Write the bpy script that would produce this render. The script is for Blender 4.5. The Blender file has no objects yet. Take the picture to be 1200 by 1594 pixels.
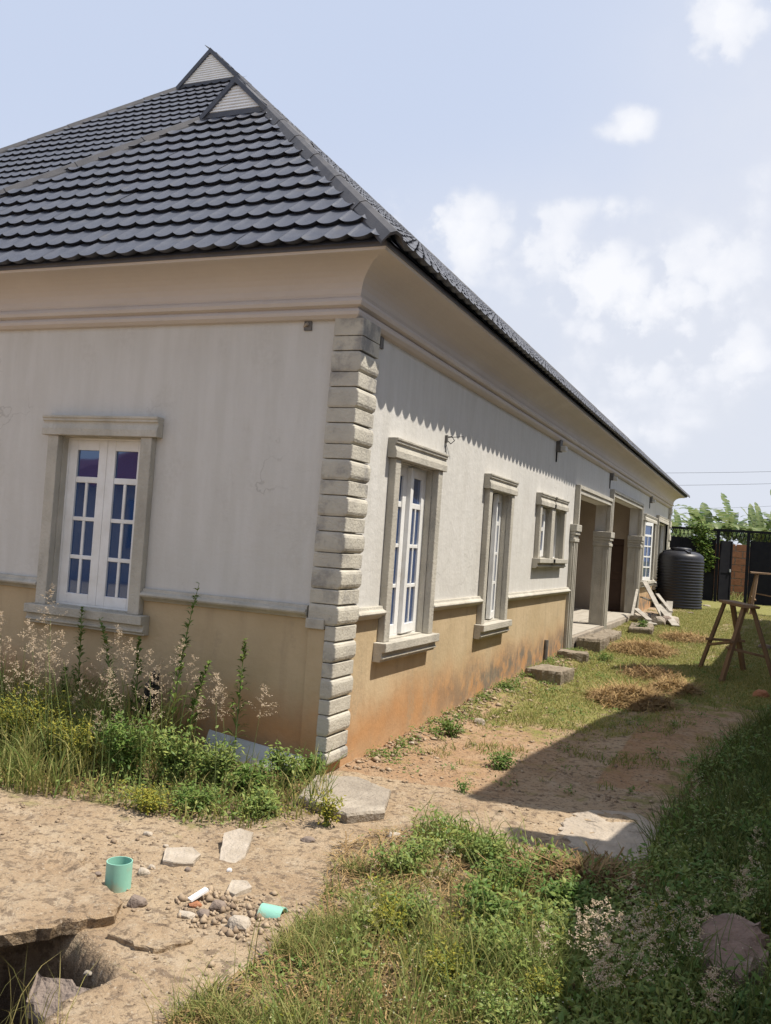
import bpy, bmesh, math, random
import numpy as np
from mathutils import Vector, Matrix, noise as mnoise

sc = bpy.context.scene
C = sc.collection
random.seed(7); rng = np.random.default_rng(7)
RAD = math.radians

# ---------------------------------------------------------------- camera
W_PX, H_PX, F_PX = 1200.0, 1594.0, 1429.72
CAM = np.array([2.601, -5.429, 1.55])
yaw, pit, rol = 0.39718, 0.03122, 0.06986
Fv = np.array([-math.sin(yaw)*math.cos(pit), math.cos(yaw)*math.cos(pit), math.sin(pit)])
r0 = np.array([math.cos(yaw), math.sin(yaw), 0.0]); u0 = np.cross(r0, Fv)
Rv = math.cos(rol)*r0 + math.sin(rol)*u0
Uv = -math.sin(rol)*r0 + math.cos(rol)*u0
cd = bpy.data.cameras.new('camera'); cam = bpy.data.objects.new('camera', cd); C.objects.link(cam)
cd.sensor_fit = 'VERTICAL'; cd.sensor_height = 36.0; cd.lens = F_PX/H_PX*36.0
cd.clip_start = 0.05; cd.clip_end = 3000
M = Matrix(((Rv[0], Uv[0], -Fv[0], CAM[0]), (Rv[1], Uv[1], -Fv[1], CAM[1]), (Rv[2], Uv[2], -Fv[2], CAM[2]), (0, 0, 0, 1)))
cam.matrix_world = M
sc.camera = cam

# ---------------------------------------------------------------- light, sky, exposure
SUN = np.array([1.0, 0.2, 2.0]); SUN /= np.linalg.norm(SUN)
sc.view_settings.view_transform = 'Standard'; sc.view_settings.look = 'None'
sc.view_settings.gamma = 1.0; sc.view_settings.use_curve_mapping = False
sc.view_settings.exposure = 0.88
sd = bpy.data.lights.new('sun', 'SUN'); so = bpy.data.objects.new('sun', sd); C.objects.link(so)
sd.energy = 3.7; sd.angle = RAD(0.55); sd.color = (1.0, 0.93, 0.82)
so.rotation_euler = Vector(SUN.tolist()).to_track_quat('Z', 'Y').to_euler()
so.location = (6, -2, 12)

def raydir(px, py):
    d = Fv + Rv*((px-600)/F_PX) - Uv*((py-797)/F_PX)
    return d/np.linalg.norm(d)

world = bpy.data.worlds.new('World'); sc.world = world; world.use_nodes = True
nt = world.node_tree; N = nt.nodes; LK = nt.links; N.clear()
def wn(t, **k):
    n = N.new(t)
    for a, b in k.items(): setattr(n, a, b)
    return n
def wmath(op, a, b=None, c=None, clamp=False):
    n = wn('ShaderNodeMath', operation=op, use_clamp=clamp)
    for i, x in enumerate((a, b, c)):
        if x is None: continue
        if isinstance(x, (int, float)): n.inputs[i].default_value = x
        else: LK.new(x, n.inputs[i])
    return n.outputs[0]
out = wn('ShaderNodeOutputWorld'); bg = wn('ShaderNodeBackground')
sky = wn('ShaderNodeTexSky', sky_type='NISHITA', sun_disc=False, sun_elevation=math.asin(SUN[2]),
         sun_rotation=math.atan2(SUN[0], SUN[1]), air_density=1.0, dust_density=3.2, ozone_density=1.3, altitude=100)
tc = wn('ShaderNodeTexCoord')
sep = wn('ShaderNodeSeparateXYZ'); LK.new(tc.outputs['Generated'], sep.inputs[0])
zc = wmath('MAXIMUM', wmath('ADD', sep.outputs[2], 0.16), 0.05)
comb = wn('ShaderNodeCombineXYZ')
LK.new(wmath('DIVIDE', sep.outputs[0], zc), comb.inputs[0]); LK.new(wmath('DIVIDE', sep.outputs[1], zc), comb.inputs[1])
nz = wn('ShaderNodeTexNoise'); nz.inputs['Scale'].default_value = 2.3; nz.inputs['Detail'].default_value = 9; nz.inputs['Roughness'].default_value = 0.6
LK.new(comb.outputs[0], nz.inputs['Vector'])
nz2 = wn('ShaderNodeTexNoise'); nz2.inputs['Scale'].default_value = 11.0; nz2.inputs['Detail'].default_value = 10; nz2.inputs['Roughness'].default_value = 0.56
LK.new(tc.outputs['Generated'], nz2.inputs['Vector'])
dens = wmath('MULTIPLY', wmath('SUBTRACT', nz.outputs[0], 0.5), 0.55)
# cumulus banks: direction, half-width along the horizon, half-height, weight
BANKS = [((905, 430), .085, .040, .75), ((1040, 450), .075, .045, .80), ((985, 520), .10, .035, .55), ((740, 345), .10, .032, .62), ((660, 330), .05, .025, .4),
         ((968, 196), .040, .020, .46), ((992, 178), .018, .022, .40), ((1100, 88), .040, .024, .46), ((1125, 66), .022, .03, .38), ((1080, 585), .13, .03, .48), ((1150, 540), .07, .03, .35), ((1000, 690), .16, .03, .34),
         ((700, 415), .05, .03, .5), ((1180, 330), .035, .06, .42), ((950, 325), .06, .014, .42), ((1140, 10), .07, .03, .6), ((1100, 365), .02, .02, .4), ((870, 640), .12, .03, .3)]
acc = None
for (p, hw, hh, wt) in BANKS:
    d = raydir(*p); az = np.array([d[1], -d[0], 0]); az /= np.linalg.norm(az); el = np.cross(az, d)
    def dot(v):
        n = wn('ShaderNodeVectorMath', operation='DOT_PRODUCT'); LK.new(tc.outputs['Generated'], n.inputs[0]); n.inputs[1].default_value = tuple(v); return n.outputs['Value']
    a = wmath('POWER', wmath('DIVIDE', wmath('ABSOLUTE', dot(az)), hw) if False else wmath('MULTIPLY', wmath('ABSOLUTE', dot(az)), 1/hw), 2)
    b = wmath('POWER', wmath('MULTIPLY', wmath('ABSOLUTE', dot(el)), 1/hh), 2)
    front = wmath('GREATER_THAN', dot(d), 0.0)
    e = wmath('MULTIPLY', wmath('MULTIPLY', wmath('EXPONENT', wmath('MULTIPLY', wmath('ADD', a, b), -1.0)), wt), front)
    acc = e if acc is None else wmath('ADD', acc, e)
def billow(scale, off=None):
    v = wn('ShaderNodeTexVoronoi', feature='F1'); v.inputs['Scale'].default_value = scale
    src = wn('ShaderNodeVectorMath', operation='MULTIPLY_ADD'); LK.new(nz2.outputs['Color'], src.inputs[0]); src.inputs[1].default_value = (.10, .10, .10); LK.new(tc.outputs['Generated'], src.inputs[2])
    LK.new(src.outputs[0], v.inputs['Vector']); return wmath('SUBTRACT', 1.0, v.outputs['Distance'])
bil = wmath('ADD', wmath('MULTIPLY', billow(16), .6), wmath('MULTIPLY', billow(38), .4))
mod = wmath('ADD', wmath('MULTIPLY', wmath('SUBTRACT', bil, .45), 1.5), wmath('MULTIPLY', wmath('SUBTRACT', nz2.outputs[0], .5), 3.4))
total = wmath('ADD', wmath('MULTIPLY', acc, wmath('ADD', mod, .62)), wmath('MULTIPLY', dens, .8))
mr = wn('ShaderNodeMapRange'); mr.interpolation_type = 'SMOOTHSTEP'
mr.inputs['From Min'].default_value = 0.17; mr.inputs['From Max'].default_value = 0.52
LK.new(total, mr.inputs['Value'])
cover = wmath('MULTIPLY', mr.outputs[0], wmath('ADD', wmath('MULTIPLY', sep.outputs[2], 0.0), 0.84), clamp=True)
mix = wn('ShaderNodeMix', data_type='RGBA')
LK.new(cover, mix.inputs['Factor'])
pale = wn('ShaderNodeMix', data_type='RGBA'); pale.inputs['Factor'].default_value = 0.88
LK.new(sky.outputs[0], pale.inputs['A']); pale.inputs['B'].default_value = (4.65, 5.25, 6.6, 1)
LK.new(pale.outputs['Result'], mix.inputs['A']); cl = wn('ShaderNodeMix', data_type='RGBA'); cf = wn('ShaderNodeMapRange'); cf.inputs['From Min'].default_value = .35; cf.inputs['From Max'].default_value = .85
LK.new(total, cf.inputs['Value']); LK.new(cf.outputs[0], cl.inputs['Factor']); cl.inputs['A'].default_value = (6.2, 6.4, 6.95, 1); cl.inputs['B'].default_value = (7.2, 7.25, 7.5, 1); LK.new(cl.outputs['Result'], mix.inputs['B'])
hz = wn('ShaderNodeMix', data_type='RGBA'); hf = wn('ShaderNodeMapRange'); hf.interpolation_type = 'SMOOTHSTEP'
hf.inputs['From Min'].default_value = 0.42; hf.inputs['From Max'].default_value = 0.0; hf.inputs['To Max'].default_value = 0.80
LK.new(sep.outputs[2], hf.inputs['Value']); LK.new(hf.outputs[0], hz.inputs['Factor']); veil = None
for (p, hw, hh, wt) in (((1010, 560), .26, .15, .62), ((1190, 160), .14, .26, .55), ((760, 380), .16, .07, .30)):
    d = raydir(*p); az = np.array([d[1], -d[0], 0]); az /= np.linalg.norm(az); el = np.cross(az, d)
    a = wmath('POWER', wmath('MULTIPLY', wmath('ABSOLUTE', dot(az)), 1/hw), 2); b = wmath('POWER', wmath('MULTIPLY', wmath('ABSOLUTE', dot(el)), 1/hh), 2)
    e = wmath('MULTIPLY', wmath('MULTIPLY', wmath('EXPONENT', wmath('MULTIPLY', wmath('ADD', a, b), -1.0)), wt), wmath('GREATER_THAN', dot(d), 0.0)); veil = e if veil is None else wmath('ADD', veil, e)
vm = wn('ShaderNodeMix', data_type='RGBA'); LK.new(wmath('MULTIPLY', veil, wmath('ADD', nz2.outputs[0], .5), clamp=True), vm.inputs['Factor']); LK.new(pale.outputs['Result'], vm.inputs['A']); vm.inputs['B'].default_value = (5.7, 5.9, 6.5, 1)
LK.new(vm.outputs['Result'], hz.inputs['A']); hz.inputs['B'].default_value = (5.5, 5.75, 6.3, 1)
LK.new(hz.outputs['Result'], mix.inputs['A']); LK.new(mix.outputs['Result'], bg.inputs['Color']); bg.inputs['Strength'].default_value = 0.075
LK.new(bg.outputs[0], out.inputs['Surface'])

# ---------------------------------------------------------------- helpers
def gz0(x, y):
    t = np.clip((np.asarray(y, float)-2.0), 0, 17.5)
    return 0.024*t
def G(px, py):
    d = raydir(px, py); z = 0.0
    for _ in range(12):
        k = (z-CAM[2])/d[2]; P = CAM+d*k; z = float(gz0(P[0], P[1]))
    return P
def poly(*pts): return [tuple(G(*p)[:2]) for p in pts]
def inpoly(P, x, y):
    x = np.asarray(x); y = np.asarray(y); r = np.zeros(x.shape, bool); n = len(P); j = n-1
    for i in range(n):
        xi, yi = P[i]; xj, yj = P[j]
        c = ((yi > y) != (yj > y)) & (x < (xj-xi)*(y-yi)/(yj-yi+1e-12)+xi); r ^= c; j = i
    return r
def vnoise(x, y, s, seed=0):
    x = np.asarray(x)*s+seed*17.3; y = np.asarray(y)*s+seed*9.1
    xi = np.floor(x).astype(int); yi = np.floor(y).astype(int); fx = x-xi; fy = y-yi
    fx = fx*fx*(3-2*fx); fy = fy*fy*(3-2*fy)
    def h(a, b):
        n = (a*374761393+b*668265263+seed*1442695) & 0x7fffffff
        n = (n ^ (n >> 13))*1274126177 & 0x7fffffff
        return ((n ^ (n >> 16)) & 0xffff)/65535.0
    return (h(xi, yi)*(1-fx)+h(xi+1, yi)*fx)*(1-fy)+(h(xi, yi+1)*(1-fx)+h(xi+1, yi+1)*fx)*fy
def fbm(x, y, s, o=4, seed=0):
    t = 0; a = .5; n = 0
    for i in range(o): t = t+a*vnoise(x, y, s*2**i, seed+i); n += a; a *= .5
    return t/n

def nodes(m):
    m.use_nodes = True; t = m.node_tree; return t, t.nodes, t.links
def mat(name, c1, c2=None, scale=4.0, rough=0.85, bump=0.0, bscale=40.0, detail=6, spec=0.3, c3=None, s3=1.2, t3=.55, stretch=None, metal=0.0, w3=.12, coord='Object'):
    """base colour c1 broken up by noise towards c2, plus blotches of c3, with fine relief"""
    m = bpy.data.materials.new(name); t, n, l = nodes(m); b = n['Principled BSDF']
    b.inputs['Roughness'].default_value = rough; b.inputs['Specular IOR Level'].default_value = spec; b.inputs['Metallic'].default_value = metal
    b.inputs['Base Color'].default_value = (*c1, 1)
    if coord == 'World': pos = n.new('ShaderNodeNewGeometry').outputs['Position']
    else: pos = n.new('ShaderNodeTexCoord').outputs['Object']
    if stretch:
        mp = n.new('ShaderNodeMapping'); mp.inputs['Scale'].default_value = stretch; l.new(pos, mp.inputs['Vector']); sp = mp.outputs[0]
    else: sp = pos
    if c2:
        z = n.new('ShaderNodeTexNoise'); z.inputs['Scale'].default_value = scale; z.inputs['Detail'].default_value = detail; z.inputs['Roughness'].default_value = .62; l.new(sp, z.inputs['Vector'])
        r = n.new('ShaderNodeMapRange'); r.inputs['From Min'].default_value = .32; r.inputs['From Max'].default_value = .68; l.new(z.outputs[0], r.inputs['Value'])
        x = n.new('ShaderNodeMix'); x.data_type = 'RGBA'; l.new(r.outputs[0], x.inputs['Factor']); x.inputs['A'].default_value = (*c1, 1); x.inputs['B'].default_value = (*c2, 1)
        col = x.outputs['Result']
        if c3:
            z3 = n.new('ShaderNodeTexNoise'); z3.inputs['Scale'].default_value = s3; z3.inputs['Detail'].default_value = 7; z3.inputs['Roughness'].default_value = .65; l.new(sp, z3.inputs['Vector'])
            r3 = n.new('ShaderNodeMapRange'); r3.inputs['From Min'].default_value = t3; r3.inputs['From Max'].default_value = t3+w3; l.new(z3.outputs[0], r3.inputs['Value'])
            x3 = n.new('ShaderNodeMix'); x3.data_type = 'RGBA'; l.new(r3.outputs[0], x3.inputs['Factor']); l.new(col, x3.inputs['A']); x3.inputs['B'].default_value = (*c3, 1); col = x3.outputs['Result']
        l.new(col, b.inputs['Base Color'])
    if bump:
        zb = n.new('ShaderNodeTexNoise'); zb.inputs['Scale'].default_value = bscale; zb.inputs['Detail'].default_value = 6; l.new(pos, zb.inputs['Vector'])
        bp = n.new('ShaderNodeBump'); bp.inputs['Strength'].default_value = bump; bp.inputs['Distance'].default_value = .02; l.new(zb.outputs[0], bp.inputs['Height']); l.new(bp.outputs[0], b.inputs['Normal'])
    return m
def leafmat(name, ca, cb, rough=.55, trans=.25):
    """foliage: colour runs from ca to cb with the mesh attribute 'tint'; a little light passes through"""
    m = bpy.data.materials.new(name); t, n, l = nodes(m); b = n['Principled BSDF']
    a = n.new('ShaderNodeAttribute'); a.attribute_name = 'tint'
    x = n.new('ShaderNodeMix'); x.data_type = 'RGBA'; l.new(a.outputs['Fac'], x.inputs['Factor']); x.inputs['A'].default_value = (*ca, 1); x.inputs['B'].default_value = (*cb, 1)
    l.new(x.outputs['Result'], b.inputs['Base Color']); b.inputs['Roughness'].default_value = rough; b.inputs['Specular IOR Level'].default_value = .25
    tr = n.new('ShaderNodeBsdfTranslucent'); l.new(x.outputs['Result'], tr.inputs['Color'])
    ms = n.new('ShaderNodeMixShader'); ms.inputs[0].default_value = trans
    l.new(b.outputs[0], ms.inputs[1]); l.new(tr.outputs[0], ms.inputs[2]); l.new(ms.outputs[0], n['Material Output'].inputs['Surface'])
    return m

def link(o, parent=None):
    C.objects.link(o)
    if parent is not None:
        o.parent = parent; o.matrix_parent_inverse = Matrix.Translation(parent.location).inverted()
    return o
def tag(o, label=None, cat=None, group=None, kind=None):
    if label: o['label'] = label
    if cat: o['category'] = cat
    if group: o['group'] = group
    if kind: o['kind'] = kind
    return o
def thing(name, label, cat, loc=(0, 0, 0), group=None):
    o = bpy.data.objects.new(name, None); o.empty_display_size = .1; o.location = loc; C.objects.link(o)
    return tag(o, label, cat, group)

class MB:
    def __init__(s): s.v = []; s.f = []; s.M = None
    def add(s, vs, fs):
        b = len(s.v)
        if s.M is not None: vs = [tuple(s.M @ Vector(q)) for q in vs]
        s.v += [tuple(q) for q in vs]; s.f += [tuple(b+i for i in q) for q in fs]; return s
    def box(s, a, b, jit=0):
        x0, y0, z0 = a; x1, y1, z1 = b
        vs = [(x0, y0, z0), (x1, y0, z0), (x1, y1, z0), (x0, y1, z0), (x0, y0, z1), (x1, y0, z1), (x1, y1, z1), (x0, y1, z1)]
        if jit: vs = [tuple(c+random.uniform(-jit, jit) for c in q) for q in vs]
        return s.add(vs, [(0, 3, 2, 1), (4, 5, 6, 7), (0, 1, 5, 4), (1, 2, 6, 5), (2, 3, 7, 6), (3, 0, 4, 7)])
    def prism(s, P, ax, a, b):
        """polygon P (2d, the two axes other than ax in order) extruded along axis ax from a to b"""
        def mk(p, t):
            q = list(p); q.insert(ax, t); return tuple(q)
        n = len(P)
        vs = [mk(p, a) for p in P]+[mk(p, b) for p in P]
        fs = [tuple(range(n))[::-1], tuple(range(n, 2*n))]+[(i, (i+1) % n, n+(i+1) % n, n+i) for i in range(n)]
        return s.add(vs, fs)
    def tube(s, pts, rad, n=8, cap=True):
        pts = [Vector(p) for p in pts]; R = rad if isinstance(rad, (list, tuple)) else [rad]*len(pts)
        vs = []; fs = []
        for i, p in enumerate(pts):
            d = (pts[min(i+1, len(pts)-1)]-pts[max(i-1, 0)]).normalized()
            a = d.orthogonal().normalized() if i == 0 else (a-d*a.dot(d)).normalized()
            c = d.cross(a)
            for k in range(n):
                t = 2*math.pi*k/n; vs.append(p+(a*math.cos(t)+c*math.sin(t))*R[i])
        for i in range(len(pts)-1):
            for k in range(n): fs.append((i*n+k, i*n+(k+1) % n, (i+1)*n+(k+1) % n, (i+1)*n+k))
        if cap: fs += [tuple(range(n))[::-1], tuple(range((len(pts)-1)*n, len(pts)*n))]
        return s.add([tuple(q) for q in vs], fs)
    def lathe(s, prof, n=32, c=(0, 0), closed=True):
        vs = []; fs = []
        for (r, z) in prof:
            for k in range(n):
                t = 2*math.pi*k/n; vs.append((c[0]+r*math.cos(t), c[1]+r*math.sin(t), z))
        for i in range(len(prof)-1):
            for k in range(n): fs.append((i*n+k, i*n+(k+1) % n, (i+1)*n+(k+1) % n, (i+1)*n+k))
        if closed: fs += [tuple(range((len(prof)-1)*n, len(prof)*n))]
        return s.add(vs, fs)
    def bar(s, p, q, w, h, up=(0, 0, 1)):
        """rectangular bar from p to q"""
        p = Vector(p); q = Vector(q); d = (q-p).normalized(); u = Vector(up)
        if abs(d.dot(u)) > .98: u = Vector((1, 0, 0))
        a = d.cross(u).normalized()*w/2; b = d.cross(a).normalized()*h/2
        vs = [p-a-b, p+a-b, p+a+b, p-a+b, q-a-b, q+a-b, q+a+b, q-a+b]
        return s.add([tuple(x) for x in vs], [(0, 3, 2, 1), (4, 5, 6, 7), (0, 1, 5, 4), (1, 2, 6, 5), (2, 3, 7, 6), (3, 0, 4, 7)])
    def build(s, name, m, parent=None, smooth=False, bevel=0, kind=None, label=None):
        me = bpy.data.meshes.new(name); me.from_pydata(s.v, [], s.f); me.update()
        bm = bmesh.new(); bm.from_mesh(me); bmesh.ops.recalc_face_normals(bm, faces=bm.faces); bm.to_mesh(me); bm.free()
        if smooth: me.polygons.foreach_set('use_smooth', [True]*len(me.polygons))
        me.materials.append(m)
        o = bpy.data.objects.new(name, me); link(o, parent)
        if bevel:
            b = o.modifiers.new('bevel', 'BEVEL'); b.width = bevel; b.segments = 2; b.limit_method = 'ANGLE'; b.angle_limit = RAD(40)
        if kind: o['kind'] = kind
        if label: o['label'] = label
        return o

def np_mesh(name, V, faces_tri, m, tint=None, parent=None, smooth=False):
    """fast mesh from numpy arrays; faces (n,3) or (n,4)"""
    V = np.asarray(V, np.float32); F = np.asarray(faces_tri, np.int32); k = F.shape[1]
    me = bpy.data.meshes.new(name); me.vertices.add(len(V)); me.vertices.foreach_set('co', V.ravel())
    me.loops.add(F.size); me.loops.foreach_set('vertex_index', F.ravel())
    me.polygons.add(len(F)); me.polygons.foreach_set('loop_start', np.arange(0, F.size, k, dtype=np.int32)); me.polygons.foreach_set('loop_total', np.full(len(F), k, np.int32))
    if smooth: me.polygons.foreach_set('use_smooth', np.ones(len(F), bool))
    me.update(calc_edges=True); me.validate()
    if tint is not None:
        a = me.attributes.new('tint', 'FLOAT', 'POINT'); a.data.foreach_set('value', np.asarray(tint, np.float32))
    me.materials.append(m); o = bpy.data.objects.new(name, me); return link(o, parent)

# ---------------------------------------------------------------- materials
def wall_mat():
    m = bpy.data.materials.new('painted_wall'); t, n, l = nodes(m); b = n['Principled BSDF']; b.inputs['Roughness'].default_value = .9; b.inputs['Specular IOR Level'].default_value = .15
    g = n.new('ShaderNodeNewGeometry'); s = n.new('ShaderNodeSeparateXYZ'); l.new(g.outputs['Position'], s.inputs[0])
    def noise(sc_, st=(1, 1, 1), det=6, ro=.6):
        mp = n.new('ShaderNodeMapping'); mp.inputs['Scale'].default_value = st; l.new(g.outputs['Position'], mp.inputs['Vector'])
        z = n.new('ShaderNodeTexNoise'); z.inputs['Scale'].default_value = sc_; z.inputs['Detail'].default_value = det; z.inputs['Roughness'].default_value = ro; l.new(mp.outputs[0], z.inputs['Vector']); return z.outputs[0]
    def mth(op, a, bb=None):
        q = n.new('ShaderNodeMath'); q.operation = op
        for i, x in enumerate((a, bb)):
            if x is None: continue
            if isinstance(x, (int, float)): q.inputs[i].default_value = x
            else: l.new(x, q.inputs[i])
        return q.outputs[0]
    def rng_(v, a, c):
        q = n.new('ShaderNodeMapRange'); q.interpolation_type = 'SMOOTHSTEP'; q.inputs['From Min'].default_value = a; q.inputs['From Max'].default_value = c; l.new(v, q.inputs['Value']); return q.outputs[0]
    def mixc(f, A, B):
        q = n.new('ShaderNodeMix'); q.data_type = 'RGBA'; l.new(f, q.inputs['Factor'])
        for k, x in (('A', A), ('B', B)):
            if isinstance(x, tuple): q.inputs[k].default_value = (*x, 1)
            else: l.new(x, q.inputs[k])
        return q.outputs['Result']
    streak = noise(5, (1.6, 1.6, .22)); blot = noise(1.3); fine = noise(9, det=8)
    up = mixc(rng_(streak, .35, .7), (.53, .515, .48), (.575, .56, .53))
    up = mixc(mth('MULTIPLY', rng_(blot, .5, .75), .6), up, (.50, .48, .445))
    up = mixc(mth('MULTIPLY', rng_(noise(11, (1.3, 1.3, .3)), .62, .75), .12), up, (.40, .385, .36))
    lo = mixc(rng_(blot, .35, .65), (.42, .325, .20), (.48, .375, .24))
    lo = mixc(mth('MULTIPLY', rng_(streak, .5, .72), .5), lo, (.36, .28, .18))
    wob = mth('ADD', s.outputs[2], mth('MULTIPLY', mth('SUBTRACT', noise(1.7), .5), .5))
    gq = rng_(s.outputs[1], 2.0, 19.5)
    zg = mth('SUBTRACT', wob, mth('MULTIPLY', gq, .36))
    dust = mth('SUBTRACT', 1.0, rng_(zg, .15, .62))
    lo = mixc(mth('MULTIPLY', dust, .95), lo, (.44, .235, .105))
    lo = mixc(mth('MULTIPLY', mth('SUBTRACT', 1.0, rng_(zg, .02, .22)), .45), lo, (.46, .32, .20))
    band = mth('MULTIPLY', rng_(zg, .0, .14), mth('SUBTRACT', 1.0, rng_(zg, .25, .52)))
    far = rng_(s.outputs[1], 1.2, 4.0)
    mould = mth('MULTIPLY', mth('MULTIPLY', band, rng_(noise(4.2, (1, 1, .8), 9, .7), .40, .58)), mth('ADD', mth('MULTIPLY', far, .85), .14))
    lo = mixc(mould, lo, (.18, .15, .115))
    vo = n.new('ShaderNodeTexVoronoi'); vo.feature = 'DISTANCE_TO_EDGE'; vo.inputs['Scale'].default_value = .55
    wp = n.new('ShaderNodeVectorMath'); wp.operation = 'ADD'; nn = n.new('ShaderNodeTexNoise'); nn.inputs['Scale'].default_value = 2.2; nn.inputs['Detail'].default_value = 8; l.new(g.outputs['Position'], nn.inputs['Vector'])
    l.new(g.outputs['Position'], wp.inputs[0]); l.new(nn.outputs['Color'], wp.inputs[1]); l.new(wp.outputs[0], vo.inputs['Vector'])
    crack = mth('MULTIPLY', mth('SUBTRACT', 1.0, rng_(vo.outputs['Distance'], .0, .006)), rng_(noise(1.1), .52, .62))
    up = mixc(mth('MULTIPLY', crack, .45), up, (.30, .285, .26))
    up = mixc(mth('MULTIPLY', mth('MULTIPLY', rng_(noise(2.4, (1, 1, .55)), .54, .60), rng_(noise(30), .35, .6)), .30), up, (.46, .44, .40))
    lo = mixc(mth('MULTIPLY', mth('MULTIPLY', rng_(noise(3.1, (1, 1, .5)), .55, .62), rng_(noise(40), .35, .6)), .45), lo, (.33, .265, .18))
    col = mixc(rng_(s.outputs[2], 1.03, 1.034), lo, up)
    l.new(col, b.inputs['Base Color'])
    bp = n.new('ShaderNodeBump'); bp.inputs['Strength'].default_value = .35; bp.inputs['Distance'].default_value = .01; l.new(mth('ADD', noise(24, det=7), mth('MULTIPLY', noise(3.5), 3.0)), bp.inputs['Height']); l.new(bp.outputs[0], b.inputs['Normal'])
    return m
m_wall = wall_mat()
m_trim = mat('weathered_cement_trim', (.47, .44, .375), (.34, .32, .275), 5, .9, .4, 60, c3=(.50, .47, .41), s3=2.2, t3=.56, coord='World', stretch=(1, 1, .5))
m_quoin = mat('cement_quoin', (.50, .47, .395), (.38, .355, .305), 6, .9, .35, 55, c3=(.25, .24, .225), s3=3.0, t3=.53, coord='World')
m_cornice = mat('cornice_paint', (.54, .49, .455), (.49, .445, .415), 2.2, .85, .2, 40, c3=(.57, .525, .49), s3=1.1, t3=.55, coord='World', stretch=(.6, .6, 1.5))
m_tile = mat('coated_steel_tile', (.054, .060, .080), (.078, .083, .102), 9, .48, .3, 260, spec=.5, c3=(.10, .098, .10), s3=3.1, t3=.58, coord='World')
m_fascia = mat('eave_board', (.13, .13, .15), (.10, .10, .115), 6, .6)
m_patch = mat('spilled_cement', (.40, .345, .28), (.31, .26, .205), 5, .95, .8, 40, c3=(.24, .195, .15), s3=4, t3=.57, coord='World')
m_cap = mat('dusty_ridge_cap', (.056, .056, .062), (.092, .088, .090), 6, .62, .2, 120, spec=.4, coord='World')
m_gabw = mat('white_louvre', (.86, .86, .86), (.78, .78, .78), 8, .6)
m_white = mat('white_window_frame', (.78, .78, .77), (.66, .65, .62), 6, .45, 0, spec=.45, c3=(.50, .45, .36), s3=3.5, t3=.66, coord='World')
m_plaster = mat('porch_plaster', (.40, .335, .27), (.35, .29, .23), 2.5, .92, .3, 40, coord='World')
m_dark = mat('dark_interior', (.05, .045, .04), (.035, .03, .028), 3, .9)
m_door = mat('brown_door', (.075, .042, .028), (.055, .03, .02), 6, .55)
m_floor = mat('porch_screed', (.42, .385, .33), (.33, .30, .25), 5, .9, .3, 50, coord='World')
m_steel = mat('black_gate_steel', (.008, .008, .012), (.014, .014, .017), 5, .75, .1, 60, spec=.15)
m_tank = mat('black_plastic_tank', (.011, .012, .018), (.018, .018, .023), 4, .45, .05, 80, spec=.45)
m_clay = mat('red_clay_block', (.36, .165, .085), (.27, .12, .065), 9, .95, .5, 70)
m_mortar = mat('mortar', (.30, .25, .20), (.23, .19, .15), 12, .95, .4, 90)
m_conc = mat('old_concrete', (.34, .295, .24), (.24, .205, .165), 6, .95, .8, 45, c3=(.42, .37, .30), s3=2.5, t3=.55)
m_block = mat('grimy_block', (.27, .225, .17), (.17, .14, .105), 6, .95, .9, 40, c3=(.36, .31, .245), s3=3, t3=.58)
m_slabtop = mat('earthy_concrete', (.42, .33, .235), (.30, .235, .17), 7, .97, .9, 40, c3=(.22, .175, .13), s3=5, t3=.56)
m_stone = mat('grey_brown_stone', (.24, .19, .155), (.16, .125, .105), 14, .92, .8, 45)
m_redstone = mat('reddish_block', (.27, .185, .145), (.17, .115, .09), 9, .95, .9, 40, c3=(.34, .27, .22), s3=4, t3=.57)
m_stone2 = mat('pale_rubble', (.44, .385, .32), (.33, .28, .22), 12, .92, .6, 60)
m_wood = mat('weathered_wood', (.24, .155, .090), (.15, .095, .055), 5, .85, .4, 60, stretch=(1, 1, .12))
m_wood2 = mat('grey_scrap_board', (.42, .39, .34), (.26, .235, .20), 6, .9, .4, 60)
m_pvc = mat('green_pvc', (.26, .53, .43), (.22, .46, .37), 7, .42, .05, 60, spec=.45, c3=(.36, .38, .28), s3=7, t3=.54)
m_zinc = mat('galvanised_sheet', (.46, .48, .49), (.36, .38, .39), 5, .5, .1, 60, metal=.15)
m_black = mat('black_polythene', (.012, .012, .014), (.03, .03, .03), 30, .35, .4, 50)
m_wire = mat('dark_wire', (.02, .02, .022)); m_fit = mat('grey_fitting', (.16, .15, .14), (.10, .095, .09), 20, .7)
m_fitw = mat('pale_lamp_fitting', (.55, .54, .51), (.42, .41, .39), 20, .6)
m_pole = mat('wooden_pole', (.13, .11, .095), (.09, .075, .065), 6, .9)
m_neigh = mat('neighbour_plaster', (.50, .47, .42), (.42, .39, .34), 3, .93, .3, 30, coord='World')
m_redroof = mat('maroon_roof_sheet', (.17, .045, .055), (.14, .04, .05), 4, .55)
m_grassA = leafmat('grass_blades', (.11, .175, .035), (.42, .355, .14), .6, .35)
m_grassDark = leafmat('shade_dark_grass', (.045, .09, .02), (.22, .225, .07), .55, .35)  # darker copy of the grass for the shaded side, shade put into its colour
m_leafA = leafmat('weed_leaves', (.09, .18, .035), (.21, .26, .07), .5, .35)
m_leafY = leafmat('yellowing_leaves', (.17, .19, .025), (.36, .31, .05), .6, .3)
m_leafB = leafmat('bright_weed_leaves', (.115, .19, .045), (.30, .33, .09), .5, .3)
m_straw = leafmat('dry_straw', (.42, .29, .13), (.17, .105, .05), .8, .15)
m_plume = leafmat('seed_plume', (.56, .46, .36), (.42, .33, .21), .85, .35)
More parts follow.
